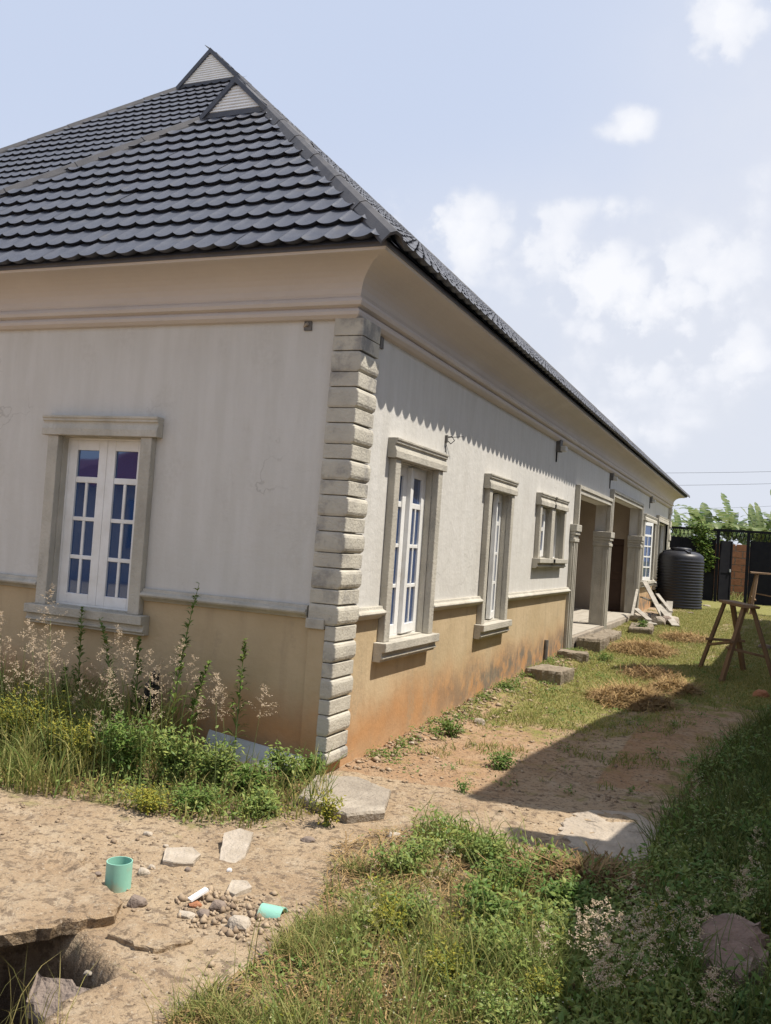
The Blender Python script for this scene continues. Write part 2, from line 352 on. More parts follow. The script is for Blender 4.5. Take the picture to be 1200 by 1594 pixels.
m_flower = leafmat('white_florets', (.50, .50, .38), (.42, .41, .20), .8, .2)
m_banana = leafmat('banana_leaf', (.07, .14, .04), (.30, .33, .15), .38, .4)
m_bstem = mat('banana_stem', (.16, .17, .07), (.11, .09, .05), 5, .8)
m_stem = mat('green_stem', (.12, .18, .05), (.16, .19, .07), 8, .7)

def glass_mat():
    m = bpy.data.materials.new('blue_tinted_glass'); t, n, l = nodes(m); b = n['Principled BSDF']
    b.inputs['Base Color'].default_value = (.011, .034, .115, 1); b.inputs['Roughness'].default_value = .03; b.inputs['IOR'].default_value = 2.3
    b.inputs['Specular IOR Level'].default_value = .55; b.inputs['Specular Tint'].default_value = (.55, .72, 1, 1)
    tx = n.new('ShaderNodeTexCoord'); z = n.new('ShaderNodeTexNoise'); z.inputs['Scale'].default_value = 1.8; l.new(tx.outputs['Object'], z.inputs['Vector'])
    bp = n.new('ShaderNodeBump'); bp.inputs['Strength'].default_value = .10; bp.inputs['Distance'].default_value = .02; l.new(z.outputs[0], bp.inputs['Height']); l.new(bp.outputs[0], b.inputs['Normal'])
    return m
m_glass = glass_mat()

# ---------------------------------------------------------------- ground
def axis_lines(lo, hi, d, outer):
    a = list(np.arange(lo, hi+1e-6, d)); s = d; x = hi; r = []
    while x < outer: s *= 1.25; x += s; r.append(x)
    s = d; x = lo; l_ = []
    while x > -outer: s *= 1.25; x -= s; l_.append(x)
    return np.array(l_[::-1]+a+r)
gx = axis_lines(-3.2, 3.4, .024, 400); gy = axis_lines(-3.6, 3.2, .024, 400)
# finer than the 1.25 growth in the yard beyond
gy = np.unique(np.concatenate([gy[gy <= 3.2], np.arange(3.25, 26, .07), gy[gy > 26]]))
X, Y = np.meshgrid(gx, gy)
HOLE = poly((-420, 1560), (-300, 1440), (0, 1440), (60, 1440), (105, 1458), (150, 1514), (104, 1534), (74, 1554), (44, 1574), (28, 1610), (-80, 1640))
P_tall = poly((-250, 1230), (0, 1228), (150, 1250), (250, 1276), (330, 1288), (450, 1288), (515, 1258), (512, 1222))+[(-.02, -.06), (-4.2, -.06)]
P_fg = poly((380, 1660), (440, 1560), (520, 1500), (560, 1420), (600, 1330), (640, 1290), (730, 1300), (820, 1345), (890, 1350), (960, 1365), (1080, 1330), (1200, 1290), (1330, 1300), (1400, 1700))
P_fg2 = poly((180, 1660), (330, 1545), (430, 1480), (500, 1400), (520, 1320), (620, 1290), (640, 1310), (560, 1500), (440, 1660))
P_right = poly((1010, 1330), (1040, 1260), (1090, 1200), (1150, 1150), (1200, 1120), (1330, 1100), (1500, 1500), (1400, 1700), (1050, 1640), (1000, 1420))
P_lawn = poly((735, 1135), (800, 1085), (880, 1020), (960, 965), (1060, 948), (1135, 948), (1175, 960), (1110, 1010), (1075, 1050), (1050, 1090), (950, 1120), (840, 1140))
P_lawn2 = poly((1075, 1060), (1130, 1010), (1200, 960), (1300, 960), (1330, 1110), (1180, 1120), (1080, 1095))
Z = gz0(X, Y)
near = (np.abs(X) < 6) & (Y > -6) & (Y < 26)
amp = np.where((X > -4) & (X < 4), 1.0, .3)
Z = Z+near*amp*(.034*(fbm(X, Y, 1.6, 4, 3)-.5)+.020*(fbm(X, Y, 9, 4, 11)-.5)+.010*(vnoise(X, Y, 26, 5)-.5))
# soil ridge heaped against the right wall, and a soft mound where the cement patch lies
Z = Z+np.where((X > 0) & (Y > .3) & (Y < 8), .05*np.exp(-((X-.12)/.22)**2)*np.clip((Y-.3)/1.5, 0, 1)*(.5+fbm(X, Y, 3, 3, 9)), 0)
hol = inpoly(HOLE, X+.05*(fbm(X, Y, 14, 3, 2)-.5), Y+.05*(fbm(X, Y, 14, 3, 4)-.5))
hm = hol.astype(float)
for _ in range(3):
    hm = (hm+np.roll(hm, 1, 0)+np.roll(hm, -1, 0)+np.roll(hm, 1, 1)+np.roll(hm, -1, 1))/5
hm = np.clip(hm+.35*(fbm(X, Y, 16, 3, 8)-.5)*np.minimum(hm, 1-hm)*4, 0, 1)
Z = Z*(1-hm)+hm*(-1.15+.2*fbm(X, Y, 5, 3, 6))
far = np.hypot(X, Y) > 60
Z = np.where(far, Z-.0, Z)
nyy, nxx = X.shape
idx = np.arange(nyy*nxx).reshape(nyy, nxx)
FQ = np.stack([idx[:-1, :-1], idx[:-1, 1:], idx[1:, 1:], idx[1:, :-1]], -1).reshape(-1, 4)
def ground_mat():
    m = bpy.data.materials.new('sandy_earth'); t, n, l = nodes(m); b = n['Principled BSDF']; b.inputs['Roughness'].default_value = .97; b.inputs['Specular IOR Level'].default_value = .1
    g = n.new('ShaderNodeNewGeometry')
    def noise(s, d=8, r=.62):
        z = n.new('ShaderNodeTexNoise'); z.inputs['Scale'].default_value = s; z.inputs['Detail'].default_value = d; z.inputs['Roughness'].default_value = r; l.new(g.outputs['Position'], z.inputs['Vector']); return z.outputs[0]
    def mr(v, a, c):
        q = n.new('ShaderNodeMapRange'); q.interpolation_type = 'SMOOTHSTEP'; q.inputs['From Min'].default_value = a; q.inputs['From Max'].default_value = c; l.new(v, q.inputs['Value']); return q.outputs[0]
    def mx(f, A, B):
        q = n.new('ShaderNodeMix'); q.data_type = 'RGBA'; l.new(f, q.inputs['Factor'])
        for k, x in (('A', A), ('B', B)):
            if isinstance(x, tuple): q.inputs[k].default_value = (*x, 1)
            else: l.new(x, q.inputs[k])
        return q.outputs['Result']
    def att(nm): a = n.new('ShaderNodeAttribute'); a.attribute_name = nm; return a.outputs['Fac']
    def mth(op, a, c):
        q = n.new('ShaderNodeMath'); q.operation = op
        for i, x in enumerate((a, c)):
            if isinstance(x, (int, float)): q.inputs[i].default_value = x
            else: l.new(x, q.inputs[i])
        return q.outputs[0]
    col = mx(mr(noise(1.5), .35, .65), (.375, .285, .190), (.31, .225, .145))
    col = mx(mth('MULTIPLY', mr(noise(7), .45, .7), .7), col, (.42, .34, .245))
    col = mx(mth('MULTIPLY', mr(noise(16), .52, .62), .75), col, (0.152, 0.112, 0.080))
    col = mx(mth('MULTIPLY', mr(noise(60, 4), .58, .66), .5), col, (0.464, 0.408, 0.328))
    gn = noise(4.5)
    col = mx(mr(mth('ADD', att('red'), mth('MULTIPLY', gn, .5)), .55, 1.0), col, (.32, .19, .105))
    col = mx(mr(mth('ADD', att('green'), mth('SUBTRACT', mth('MULTIPLY', gn, 2.2), 1.1)), .3, .8), col, (.20, .195, .065))
    col = mx(mth('MULTIPLY', mr(noise(34, 6), .55, .63), .7), col, (0.136, 0.100, 0.068))
    col = mx(mr(mth('ADD', att('litter'), mth('SUBTRACT', mth('MULTIPLY', noise(14), 1.6), .8)), .25, .65), col, (0.120, 0.088, 0.048))  # dead litter, its colour also darkened to paint shade into gaps between plants
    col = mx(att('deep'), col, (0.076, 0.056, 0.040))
    l.new(col, b.inputs['Base Color'])
    h = mth('ADD', mth('MULTIPLY', noise(22), .7), mth('MULTIPLY', noise(75), .5))
    bp = n.new('ShaderNodeBump'); bp.inputs['Strength'].default_value = .9; bp.inputs['Distance'].default_value = .03; l.new(h, bp.inputs['Height']); l.new(bp.outputs[0], b.inputs['Normal'])
    return m
m_ground = ground_mat()
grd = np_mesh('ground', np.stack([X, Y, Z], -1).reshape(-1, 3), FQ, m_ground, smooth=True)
grd['kind'] = 'structure'
def soft(P, d=.25):
    k = np.zeros(X.shape)
    for dx, dy in ((0, 0), (d, 0), (-d, 0), (0, d), (0, -d), (d*.7, d*.7), (-d*.7, d*.7), (d*.7, -d*.7), (-d*.7, -d*.7)): k += inpoly(P, X+dx, Y+dy)
    return k/9
sL1 = soft(P_lawn, .5); sL2 = soft(P_lawn2, .5)
aG = np.clip(sL1*.85+sL2*.75+np.where((X > .05) & (Y > .4) & (Y < 9), .22, 0)+soft(P_fg)*.45+soft(P_right)*.6+soft(P_tall)*.5+((Y > 18.5))*.9+(np.hypot(X, Y) > 45)*1.0, 0, 1)
aR = np.clip(np.where((X > 0) & (Y > .2) & (Y < 7), .55*np.exp(-np.maximum(X-.9, 0)/1.2), 0)+np.where((X > 1.6) & (Y > 1), .3, 0), 0, 1)
aL = np.clip(soft(P_fg)*.55+soft(P_right)*.9+soft(P_fg2)*.4+soft(P_tall)*.6, 0, 1)
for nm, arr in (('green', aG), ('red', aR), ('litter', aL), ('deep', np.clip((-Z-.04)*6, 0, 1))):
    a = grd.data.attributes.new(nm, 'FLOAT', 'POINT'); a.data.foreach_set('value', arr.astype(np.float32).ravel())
def gz(x, y):
    """height of the finished ground (bilinear on its grid)"""
    x = np.atleast_1d(np.asarray(x, float)); y = np.atleast_1d(np.asarray(y, float))
    i = np.clip(np.searchsorted(gx, x)-1, 0, nxx-2); j = np.clip(np.searchsorted(gy, y)-1, 0, nyy-2)
    fx = (x-gx[i])/(gx[i+1]-gx[i]); fy = (y-gy[j])/(gy[j+1]-gy[j])
    return (Z[j, i]*(1-fx)+Z[j, i+1]*fx)*(1-fy)+(Z[j+1, i]*(1-fx)+Z[j+1, i+1]*fx)*fy
def gzs(x, y): return float(gz(x, y)[0])

# ---------------------------------------------------------------- the bungalow
house = thing('bungalow', 'long cream single storey bungalow with black tiled hip roof and cement quoins', 'house', (0, 0, 0))
LW, BX, EY = .20, -11.8, 21.2          # wall thickness, far side, far end

def wall_panels(mb, axis, lo, hi, z0, z1, face, back, holes):
    """a wall along axis (0=x,1=y) from lo to hi, outer face at `face`, inner at `back`, cut by holes (a,b,za,zb)"""
    us = sorted({lo, hi, *[h[0] for h in holes], *[h[1] for h in holes]}); zs = sorted({z0, z1, *[h[2] for h in holes], *[h[3] for h in holes]})
    def solid(i, j):
        if i < 0 or j < 0 or i >= len(us)-1 or j >= len(zs)-1: return False
        u = (us[i]+us[i+1])/2; z = (zs[j]+zs[j+1])/2
        return not any(h[0] < u < h[1] and h[2] < z < h[3] for h in holes)
    def P(u, d, z): return (u, d, z) if axis == 0 else (d, u, z)
    for i in range(len(us)-1):
        for j in range(len(zs)-1):
            if not solid(i, j): continue
            a, b, c, d = us[i], us[i+1], zs[j], zs[j+1]
            mb.add([P(a, face, c), P(b, face, c), P(b, face, d), P(a, face, d)], [(0, 1, 2, 3)])
            mb.add([P(a, back, c), P(b, back, c), P(b, back, d), P(a, back, d)], [(3, 2, 1, 0)])
            for (ii, jj, q) in ((i-1, j, (P(a, face, c), P(a, face, d), P(a, back, d), P(a, back, c))), (i+1, j, (P(b, face, c), P(b, face, d), P(b, back, d), P(b, back, c))),
                                (i, j-1, (P(a, face, c), P(b, face, c), P(b, back, c), P(a, back, c))), (i, j+1, (P(a, face, d), P(b, face, d), P(b, back, d), P(a, back, d)))):
                if not solid(ii, jj): mb.add(list(q), [(0, 1, 2, 3)])
WINL = (-2.347, -1.593, .90, 2.17)
WIN1 = (.875, 1.72, .81, 2.16); WIN2 = (3.345, 4.09, .80, 2.13)
WIN3A = (5.53, 6.08, 1.47, 2.11); WIN3B = (6.26, 6.86, 1.47, 2.11)
DOORA = (7.85, 10.66, .30, 2.42); DOORB = (10.88, 14.86, .30, 2.62)
WIN4 = (15.55, 17.5, 1.05, 2.40); WIN5 = (18.15, 20.3, .95, 2.50)
mb = MB()
wall_panels(mb, 1, 0, EY, -.4, 3.10, 0.0, -LW, [WIN1, WIN2, WIN3A, WIN3B, DOORA, DOORB, WIN4, WIN5])
mb.build('wall', m_wall, house)
mb = MB(); wall_panels(mb, 0, -6.0, -LW, -.4, 3.10, 0.0, LW, [WINL]); mb.build('wall', m_wall, house)
mb = MB().box((-6.0, LW, -.4), (-5.8, 1.5, 3.1)).box((BX, 1.3, -.4), (-6.0, 1.5, 3.1)).box((BX, 1.5, -.4), (BX+.2, EY, 3.1)).box((BX+.2, EY-.2, -.4), (-LW, EY, 3.1))
mb.build('wall', m_wall, house)
mb = MB().box((BX+.2, 1.5, 2.92), (-LW-.01, EY-.2, 2.98)).box((-5.8, LW+.01, 2.92), (-LW-.01, 1.5, 2.98)); mb.build('ceiling', m_plaster, house)
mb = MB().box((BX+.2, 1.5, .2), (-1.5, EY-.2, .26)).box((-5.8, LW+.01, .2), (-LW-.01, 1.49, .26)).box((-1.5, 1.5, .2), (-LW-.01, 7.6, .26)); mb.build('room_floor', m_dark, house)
# porch recess behind the two openings
PF = .36
mb = MB().box((-1.5, 7.60, PF-.3), (-1.35, 15.25, 2.92)).box((-1.35, 7.60, PF-.3), (-LW-.001, 7.75, 2.92))
mb.box((-1.35, 15.1, PF), (-.66, 15.25, 2.92)).box((-.32, 15.1, PF), (-LW-.001, 15.25, 2.92)).box((-.66, 15.1, 1.95), (-.32, 15.25, 2.92))
mb.build('porch_wall', m_plaster, house)
d_ = MB().box((-.655, 15.16, PF+.004), (-.325, 15.20, 1.945)).build('door', m_door, house)
MB().box((-.62, 15.145, 1.2), (-.35, 15.159, 1.8)).box((-.62, 15.145, PF+.15), (-.35, 15.159, 1.05)).build('panel', m_door, d_, bevel=.008)
fl = MB().box((-1.35, 7.75, -.2), (-.002, 15.1, PF)).build('porch_floor', m_floor, house)
mb = MB()
for (a, b) in ((7.88, 10.60), (10.94, 14.80)): mb.box((.0, a, -.2), (.07, b, PF-.006))
mb.build('step_edge', m_conc, house, bevel=.01)
# floor tiles of the porch that catch the sun
for k in range(9):
    for j in range(3):
        MB().box((-.43*(j+1)+.008, 10.95+k*.43+.004, PF), (-.43*j-.012, 10.95+(k+1)*.43-.004, PF+.008)).build('floor_tile', m_floor, fl)

# --- windows
def sash(mb_f, mb_g, w, h, rows, top=.20, munt=True, thick=.045):
    """a casement in the plane u (0..w), z (0..h), d = depth; frame in mb_f, panes in mb_g"""
    s = .075
    mb_f.box((0, 0, 0), (s, thick, h)).box((w-s, 0, 0), (w, thick, h)).box((s, 0, 0), (w-s, thick, s)).box((s, 0, h-s), (w-s, thick, h))
    z1 = h-s-top; e = .006
    mb_f.box((s, e, z1-.045), (w-s, thick-e, z1))
    mb_g.box((s, .018, z1), (w-s, .024, h-s))
    n = rows; zz = s; hh = (z1-.045-s-.030*(n-1))/n; c = w/2
    for k in range(n):
        if munt:
            mb_g.box((s, .018, zz), (c-.012, .024, zz+hh)); mb_g.box((c+.012, .018, zz), (w-s, .024, zz+hh)); mb_f.box((c-.012, e, zz), (c+.012, thick-e, zz+hh))
        else: mb_g.box((s, .018, zz), (w-s, .024, zz+hh))
        if k < n-1: mb_f.box((s, e, zz+hh), (w-s, thick-e, zz+hh+.030))
        zz += hh+.030
def panes(mbg, parent):
    for i in range(0, len(mbg.v), 8):
        q = MB(); q.v = mbg.v[i:i+8]; q.f = [(0, 3, 2, 1), (4, 5, 6, 7), (0, 1, 5, 4), (1, 2, 6, 5), (2, 3, 7, 6), (3, 0, 4, 7)]; q.build('pane', m_glass, parent)
def surround(win, axis, sg, parent, wid, rec=.05, lint=(.147, .05), sillh=.14, ext=.04, proud=.058, lin=True):
    """casing, lintel and sill round an opening. axis: wall direction; sg: outward direction along the other axis"""
    a, b, z0, z1 = win
    def B(m_, u0_, u1_, d0, d1, za, zb):
        if axis == 0: m_.box((u0_, min(sg*d0, sg*d1), za), (u1_, max(sg*d0, sg*d1), zb))
        else: m_.box((min(sg*d0, sg*d1), u0_, za), (max(sg*d0, sg*d1), u1_, zb))
    for (u0_, u1_) in ((a-wid, a), (b, b+wid)):
        c = MB(); B(c, u0_, u1_, 0, proud, z0, z1); c.build('casing', m_trim, parent, bevel=.006)
    rv = MB()
    for (u0_, u1_, za, zb) in ((a, a+.008, z0, z1), (b-.008, b, z0, z1), (a+.008, b-.008, z1-.008, z1), (a+.008, b-.008, z0, z0+.008)): B(rv, u0_, u1_, -rec+.002, .002, za, zb)
    rv.build('reveal', m_trim, parent)
    L = MB(); h, e = lint
    prof = [(0, z1), (proud+.018, z1), (proud+.018, z1+.05), (proud+.004, z1+.085), (proud+.004, z1+h-.045), (proud+.016, z1+h-.040), (proud+.016, z1+h-.022), (proud+.024, z1+h-.018), (proud+.024, z1+h), (0, z1+h)]
    if axis == 0: L.prism([(sg*p, z) for p, z in prof], 0, a-wid-e, b+wid+e)
    else: L.prism([(sg*p, z) for p, z in prof], 1, a-wid-e, b+wid+e)
    L.build('lintel', m_trim, parent, bevel=.004)
    S = MB(); q = sillh
    prof = [(0, z0), (proud+.045, z0), (proud+.045, z0-q*.46), (proud+.012, z0-q*.50), (proud+.012, z0-q*.72), (proud+.022, z0-q*.75), (proud+.022, z0-q*.84), (proud+.002, z0-q*.88), (proud+.002, z0-q), (0, z0-q)]
    if axis == 0: S.prism([(sg*p, z) for p, z in prof], 0, a-wid-.06, b+wid+.06)
    else: S.prism([(sg*p, z) for p, z in prof], 1, a-wid-.06, b+wid+.06)
    S.build('sill', m_trim, parent, bevel=.005)
def two_sash_window(win, axis, sg, wid, ajar, rows=3, rec=.05, label=None):
    a, b, z0, z1 = win
    fr = MB(); t = .022
    def FB(u0_, u1_, d0, d1, za, zb):
        if axis == 0: fr.box((u0_, min(-sg*d0, -sg*d1), za), (u1_, max(-sg*d0, -sg*d1), zb))
        else: fr.box((min(-sg*d0, -sg*d1), u0_, za), (max(-sg*d0, -sg*d1), u1_, zb))
    FB(a, a+t, rec, rec+.07, z0, z1); FB(b-t, b, rec, rec+.07, z0, z1); FB(a+t, b-t, rec, rec+.07, z0, z0+t); FB(a+t, b-t, rec, rec+.07, z1-t, z1)
    w = fr.build('window', m_white, house, label=label)
    surround(win, axis, sg, w, wid, rec)
    sw = (b-a-2*t)/2; sh = z1-z0-2*t
    for k in range(2):
        f = MB(); g = MB()
        # local: u along wall, d outward negative = inwards
        hinge = (a+t) if k == 0 else (b-t)
        ang = ajar[k]
        if axis == 1:   # right-hand wall: u -> +y, outward -> +x
            base = Matrix(((0, -1, 0, -rec-.002), (1, 0, 0, 0), (0, 0, 1, z0+t), (0, 0, 0, 1)))   # (u,d,z)->( -d , u, z)
            if k == 0: M_ = Matrix.Translation((0, hinge, 0)) @ base
            else: M_ = Matrix.Translation((0, hinge-sw, 0)) @ base
            piv = Vector((-rec-.002, hinge, 0)); s_ = -1 if k == 0 else 1
        else:
            base = Matrix(((1, 0, 0, 0), (0, 1, 0, rec+.002), (0, 0, 1, z0+t), (0, 0, 0, 1)))
            M_ = Matrix.Translation((hinge if k == 0 else hinge-sw, 0, 0)) @ base
            piv = Vector((hinge, rec+.002, 0)); s_ = -1 if k == 0 else 1
        rot = Matrix.Translation(piv) @ Matrix.Rotation(s_*ang, 4, 'Z') @ Matrix.Translation(-piv)
        f.M = rot @ M_; g.M = rot @ M_
        sash(f, g, sw-.002, sh, rows)
        f.build('sash', m_white, w, bevel=.004); panes(g, w)
    return w
two_sash_window(WINL, 0, -1, .098, (0, 0), label='closed white casement window with blue glass left of the corner')
two_sash_window(WIN1, 1, 1, .10, (0, RAD(5)), rec=.05, label='tall white window nearest the corner, one casement slightly open')
two_sash_window(WIN2, 1, 1, .10, (0, RAD(9)), rec=.05, label='second tall white window with one casement ajar')
# small double window
for win, aj in ((WIN3A, 1), (WIN3B, 0)):
    fr = MB(); a, b, z0, z1 = win; t = .022
    fr.box((-.11, a, z0), (-.045, a+t, z1)).box((-.11, b-t, z0), (-.045, b, z1)).box((-.11, a+t, z0), (-.045, b-t, z0+t)).box((-.11, a+t, z1-t), (-.045, b-t, z1))
    w = fr.build('window', m_white, house, label=('nearer' if aj else 'farther')+' half of the small high double window before the porch')
    surround(win, 1, 1, w, .09, .045, sillh=.12)
    f = MB(); g = MB(); sw = .26
    f.M = g.M = Matrix.Translation((.030, (a+t+.20 if aj else a+t), 0)) @ Matrix(((0, -1, 0, -.045), (1, 0, 0, 0), (0, 0, 1, z0+t), (0, 0, 0, 1)))
    sash(f, g, sw, z1-z0-2*t, 1, top=.16, munt=False)
    f.build('sash', m_white, w); panes(g, w)
# far windows
fr = MB(); a, b, z0, z1 = WIN4; t = .025
fr.box((-.11, a, z0), (-.04, a+t, z1)).box((-.11, b-t, z0), (-.04, b, z1)).box((-.11, a+t, z0), (-.04, b-t, z0+t)).box((-.11, a+t, z1-t), (-.04, b-t, z1))
w = fr.build('window', m_white, house, label='far window with its white casement swung wide open'); surround(WIN4, 1, 1, w, .12)
f = MB(); g = MB(); ang = RAD(-11)
M_ = Matrix.Translation((.03, a+t+.01, z0+t)) @ Matrix.Rotation(ang, 4, 'Z') @ Matrix(((0, -1, 0, 0), (1, 0, 0, 0), (0, 0, 1, 0), (0, 0, 0, 1)))
f.M = g.M = M_; sash(f, g, .62, z1-z0-2*t, 4, top=.20); f.build('sash', m_white, w); panes(g, w)
fr = MB(); a, b, z0, z1 = WIN5
fr.box((-.11, a, z0), (-.04, a+t, z1)).box((-.11, b-t, z0), (-.04, b, z1)).box((-.11, a+t, z0), (-.04, b-t, z0+t)).box((-.11, a+t, z1-t), (-.04, b-t, z1))
w = fr.build('window', m_white, house, label='far dark window opening behind the water tank'); surround(WIN5, 1, 1, w, .12)

# --- belt course (half-round string course), cut where the casings stand
def belt(axis, sg, a, b, z0, z1):
    h = z1-z0
    prof = [(0, z0), (.018, z0), (.030, z0+.15*h), (.060, z0+.36*h), (.066, z0+.50*h), (.058, z0+.64*h), (.036, z0+.76*h), (.030, z0+h), (0, z0+h)]
    m_ = MB().prism([(sg*p, z) for p, z in prof], axis, a, b); m_.build('belt_course', m_trim, house, bevel=.003)
belt(0, -1, -6.0, -2.447, 1.005, 1.092); belt(0, -1, -1.493, -.172, 1.005, 1.092)
for a, b in ((.292, .773), (1.822, 3.243), (4.192, 7.548), (17.8, 18.0)): belt(1, 1, a, b, .985, 1.075)

# --- quoin blocks at the corner, alternating pillowed and flat
def quoin(z0, z1, pillow, xl, yr, lean=0.0):
    lv = []; n = 8 if pillow else 1; g = .005
    for k in range(n+1):
        t = k/n; z = z0+g/2+(z1-z0-g)*t
        p = .034+(.028*(1-abs(2*t-1)**5.0) if pillow else .018)
        lv.append((z, p))
    vs = []; fs = []
    for (z, p) in lv:
        px = .030+(p-.034)*.30; ch = .006
        ring = [(xl, -.001), (xl, -px), (p-ch, -px), (p, -px+ch), (p, yr), (-.002, yr), (-.002, -.001)] if xl < -.05 else [(-.03, .0), (-.03, -px), (p-ch, -px), (p, -px+ch), (p, yr), (-.002, yr), (-.002, 0)]
        ring = [(x, y+.0) for x, y in ring]
        vs += [(x+(.021*(z-1.0) if z > 1 else .012*(z-1.0))*(x > -.5), y-(.018*(z-1.0) if y > .1 and z > 1 else 0), z) for x, y in ring]   # the corner leans out a little, as built
    m7 = 7
    for i in range(len(lv)-1):
        for k in range(m7): fs.append((i*m7+k, i*m7+(k+1) % m7, (i+1)*m7+(k+1) % m7, (i+1)*m7+k))
    fs += [tuple(range(m7))[::-1], tuple(range((len(lv)-1)*m7, len(lv)*m7))]
    MB().add(vs, fs).build('quoin_block', m_quoin, house, bevel=.004)
z = 2.995; k = 0; seq = [('f', .135), ('f', .098), ('p', .142), ('f', .098), ('p', .142), ('s', .098)]
i = 0
while z > .13:
    kind, h = ('f', .12) if i == 0 else (('f', .098) if i % 2 == 1 else ('p', .140))
    xl = -.160 if z-h > .97 else -.02
    quoin(max(z-h, .06), z, kind == 'p', xl, .285); z -= h; i += 1
quoin(.075, .125, False, -.02, .285)
MB().box((-.170, -.050, .945), (-.035, 0, 1.012)).build('pilaster_cap', m_quoin, house, bevel=.006)
MB().box((-.155, -.030, .10), (-.032, 0, .945)).build('pilaster', m_wall, house, bevel=.004)
# far corner quoin
z = 2.99; i = 0
while z > .5:
    h = .18
    MB().box((.0, 20.85, z-h+.01), (.05 if i % 2 else .075, 21.2, z)).build('quoin_block', m_quoin, house, bevel=.01); z -= h; i += 1

# --- cornice, swept round the two visible sides
prof = [(.0, 2.985), (.035, 2.990), (.060, 3.010), (.066, 3.030), (.055, 3.048), (.048, 3.056), (.085, 3.068), (.095, 3.090), (.085, 3.112), (.070, 3.122), (.075, 3.135)]
for k in range(9):
    t = math.pi/2*k/8; prof.append((.078+.245*(1-math.cos(t)), 3.140+.185*math.sin(t)))
prof += [(.345, 3.328), (.352, 3.345), (.345, 3.362), (.330, 3.370), (.0, 3.372)]
def sweep(prof, path):
    m_ = MB(); n = len(prof); vs = []
    for (fx, fy, ox, oy) in path:
        for (p, z) in prof: vs.append((fx+ox*p, fy+oy*p, z))
    fs = []
    for i in range(len(path)-1):
        for k in range(n-1): fs.append((i*n+k, i*n+k+1, (i+1)*n+k+1, (i+1)*n+k))
    m_.add(vs, fs); return m_
cor = sweep(prof, [(-6.0, 0, -1, -1), (0, 0, 1, -1), (0, EY, 1, 1), (BX, EY, -1, 1), (BX, 1.3, -1, -1), (-6.0, 1.3, -1, -1), (-6.0, 0, -1, -1)]).build('cornice', m_cornice, house)
cor.data.polygons.foreach_set('use_smooth', [False]*len(cor.data.polygons))

# --- roof: two hips sharing the right-hand slope
O, ZE, T = .40, 3.372, .90
S1, W1, D2, S2, W2 = 2.45, .66, 1.1, 5.63, 1.075
c1x = O-S1-W1/2                       # wing centre line
wl = 2*c1x-O                          # wing left eave x
c2x = O-S2-W2/2; ml = 2*c2x-O         # main
yE = EY+O
zr1 = ZE+(O-c1x)*T; zr2 = ZE+(O-c2x)*T
yf1 = -O+(O-c1x); yf2 = -O+D2+(O-c2x)
def P1(s): return (O-s, -O+s, ZE+s*T)
slope = math.atan(T)
def plane_mats():
    c, s = math.cos(slope), math.sin(slope)
    front = lambda y0: Matrix(((1, 0, 0, 0), (0, c, -s, y0), (0, s, c, ZE), (0, 0, 0, 1)))           # u=+x, v up-slope(+y)
    right = Matrix(((0, -c, s, O), (1, 0, 0, 0), (0, s, c, ZE), (0, 0, 0, 1)))                        # u=+y, v up-slope(-x)
    return front(-O), front(-O+D2), right
MF1, MF2, MR = plane_mats()
CS = math.cos(slope)
vl = lambda d: d/CS                    # plan distance -> slope distance
# outlines in (u,v) of each visible slope
y_gab1 = -O+S1; y_gab2 = -O+D2+S2
OUT1 = [(wl, 0), (O, 0), (O-S1, vl(S1)), (O-S1-W1, vl(S1))]
OUT2 = [(ml, 0), (O, 0), (O-S2, vl(S2)), (O-S2-W2, vl(S2))]
OUTR = [(-O, 0), (yE, 0), (yE-(O-c2x), vl(O-c2x)), (y_gab2+.05, vl(O-c2x)), (y_gab2, vl(S2)), (y_gab1+.9, vl(S1+.62))]
# real right slope: wing strip up to its hip and ridge, then the main slope behind its hip
OUTR = [(-O, 0), (yE, 0), (yE-(O-c2x), vl(O-c2x)), (y_gab2+.0, vl(O-c2x)), (y_gab2, vl(S2)), (-O+D2+(O-c1x), vl(O-c1x)), (y_gab1, vl(O-c1x)), (y_gab1, vl(S1))]
def lift(M_, pts, dz=0): return [tuple(M_ @ Vector((u, v, dz))) for u, v in pts]
mb = MB()
mb.add(lift(MF1, OUT1, -.012), [(0, 1, 2, 3)])
mb.add(lift(MF2, OUT2, -.012), [(0, 1, 2, 3)])
mb.add(lift(MR, OUTR, -.012), [tuple(range(len(OUTR)))])
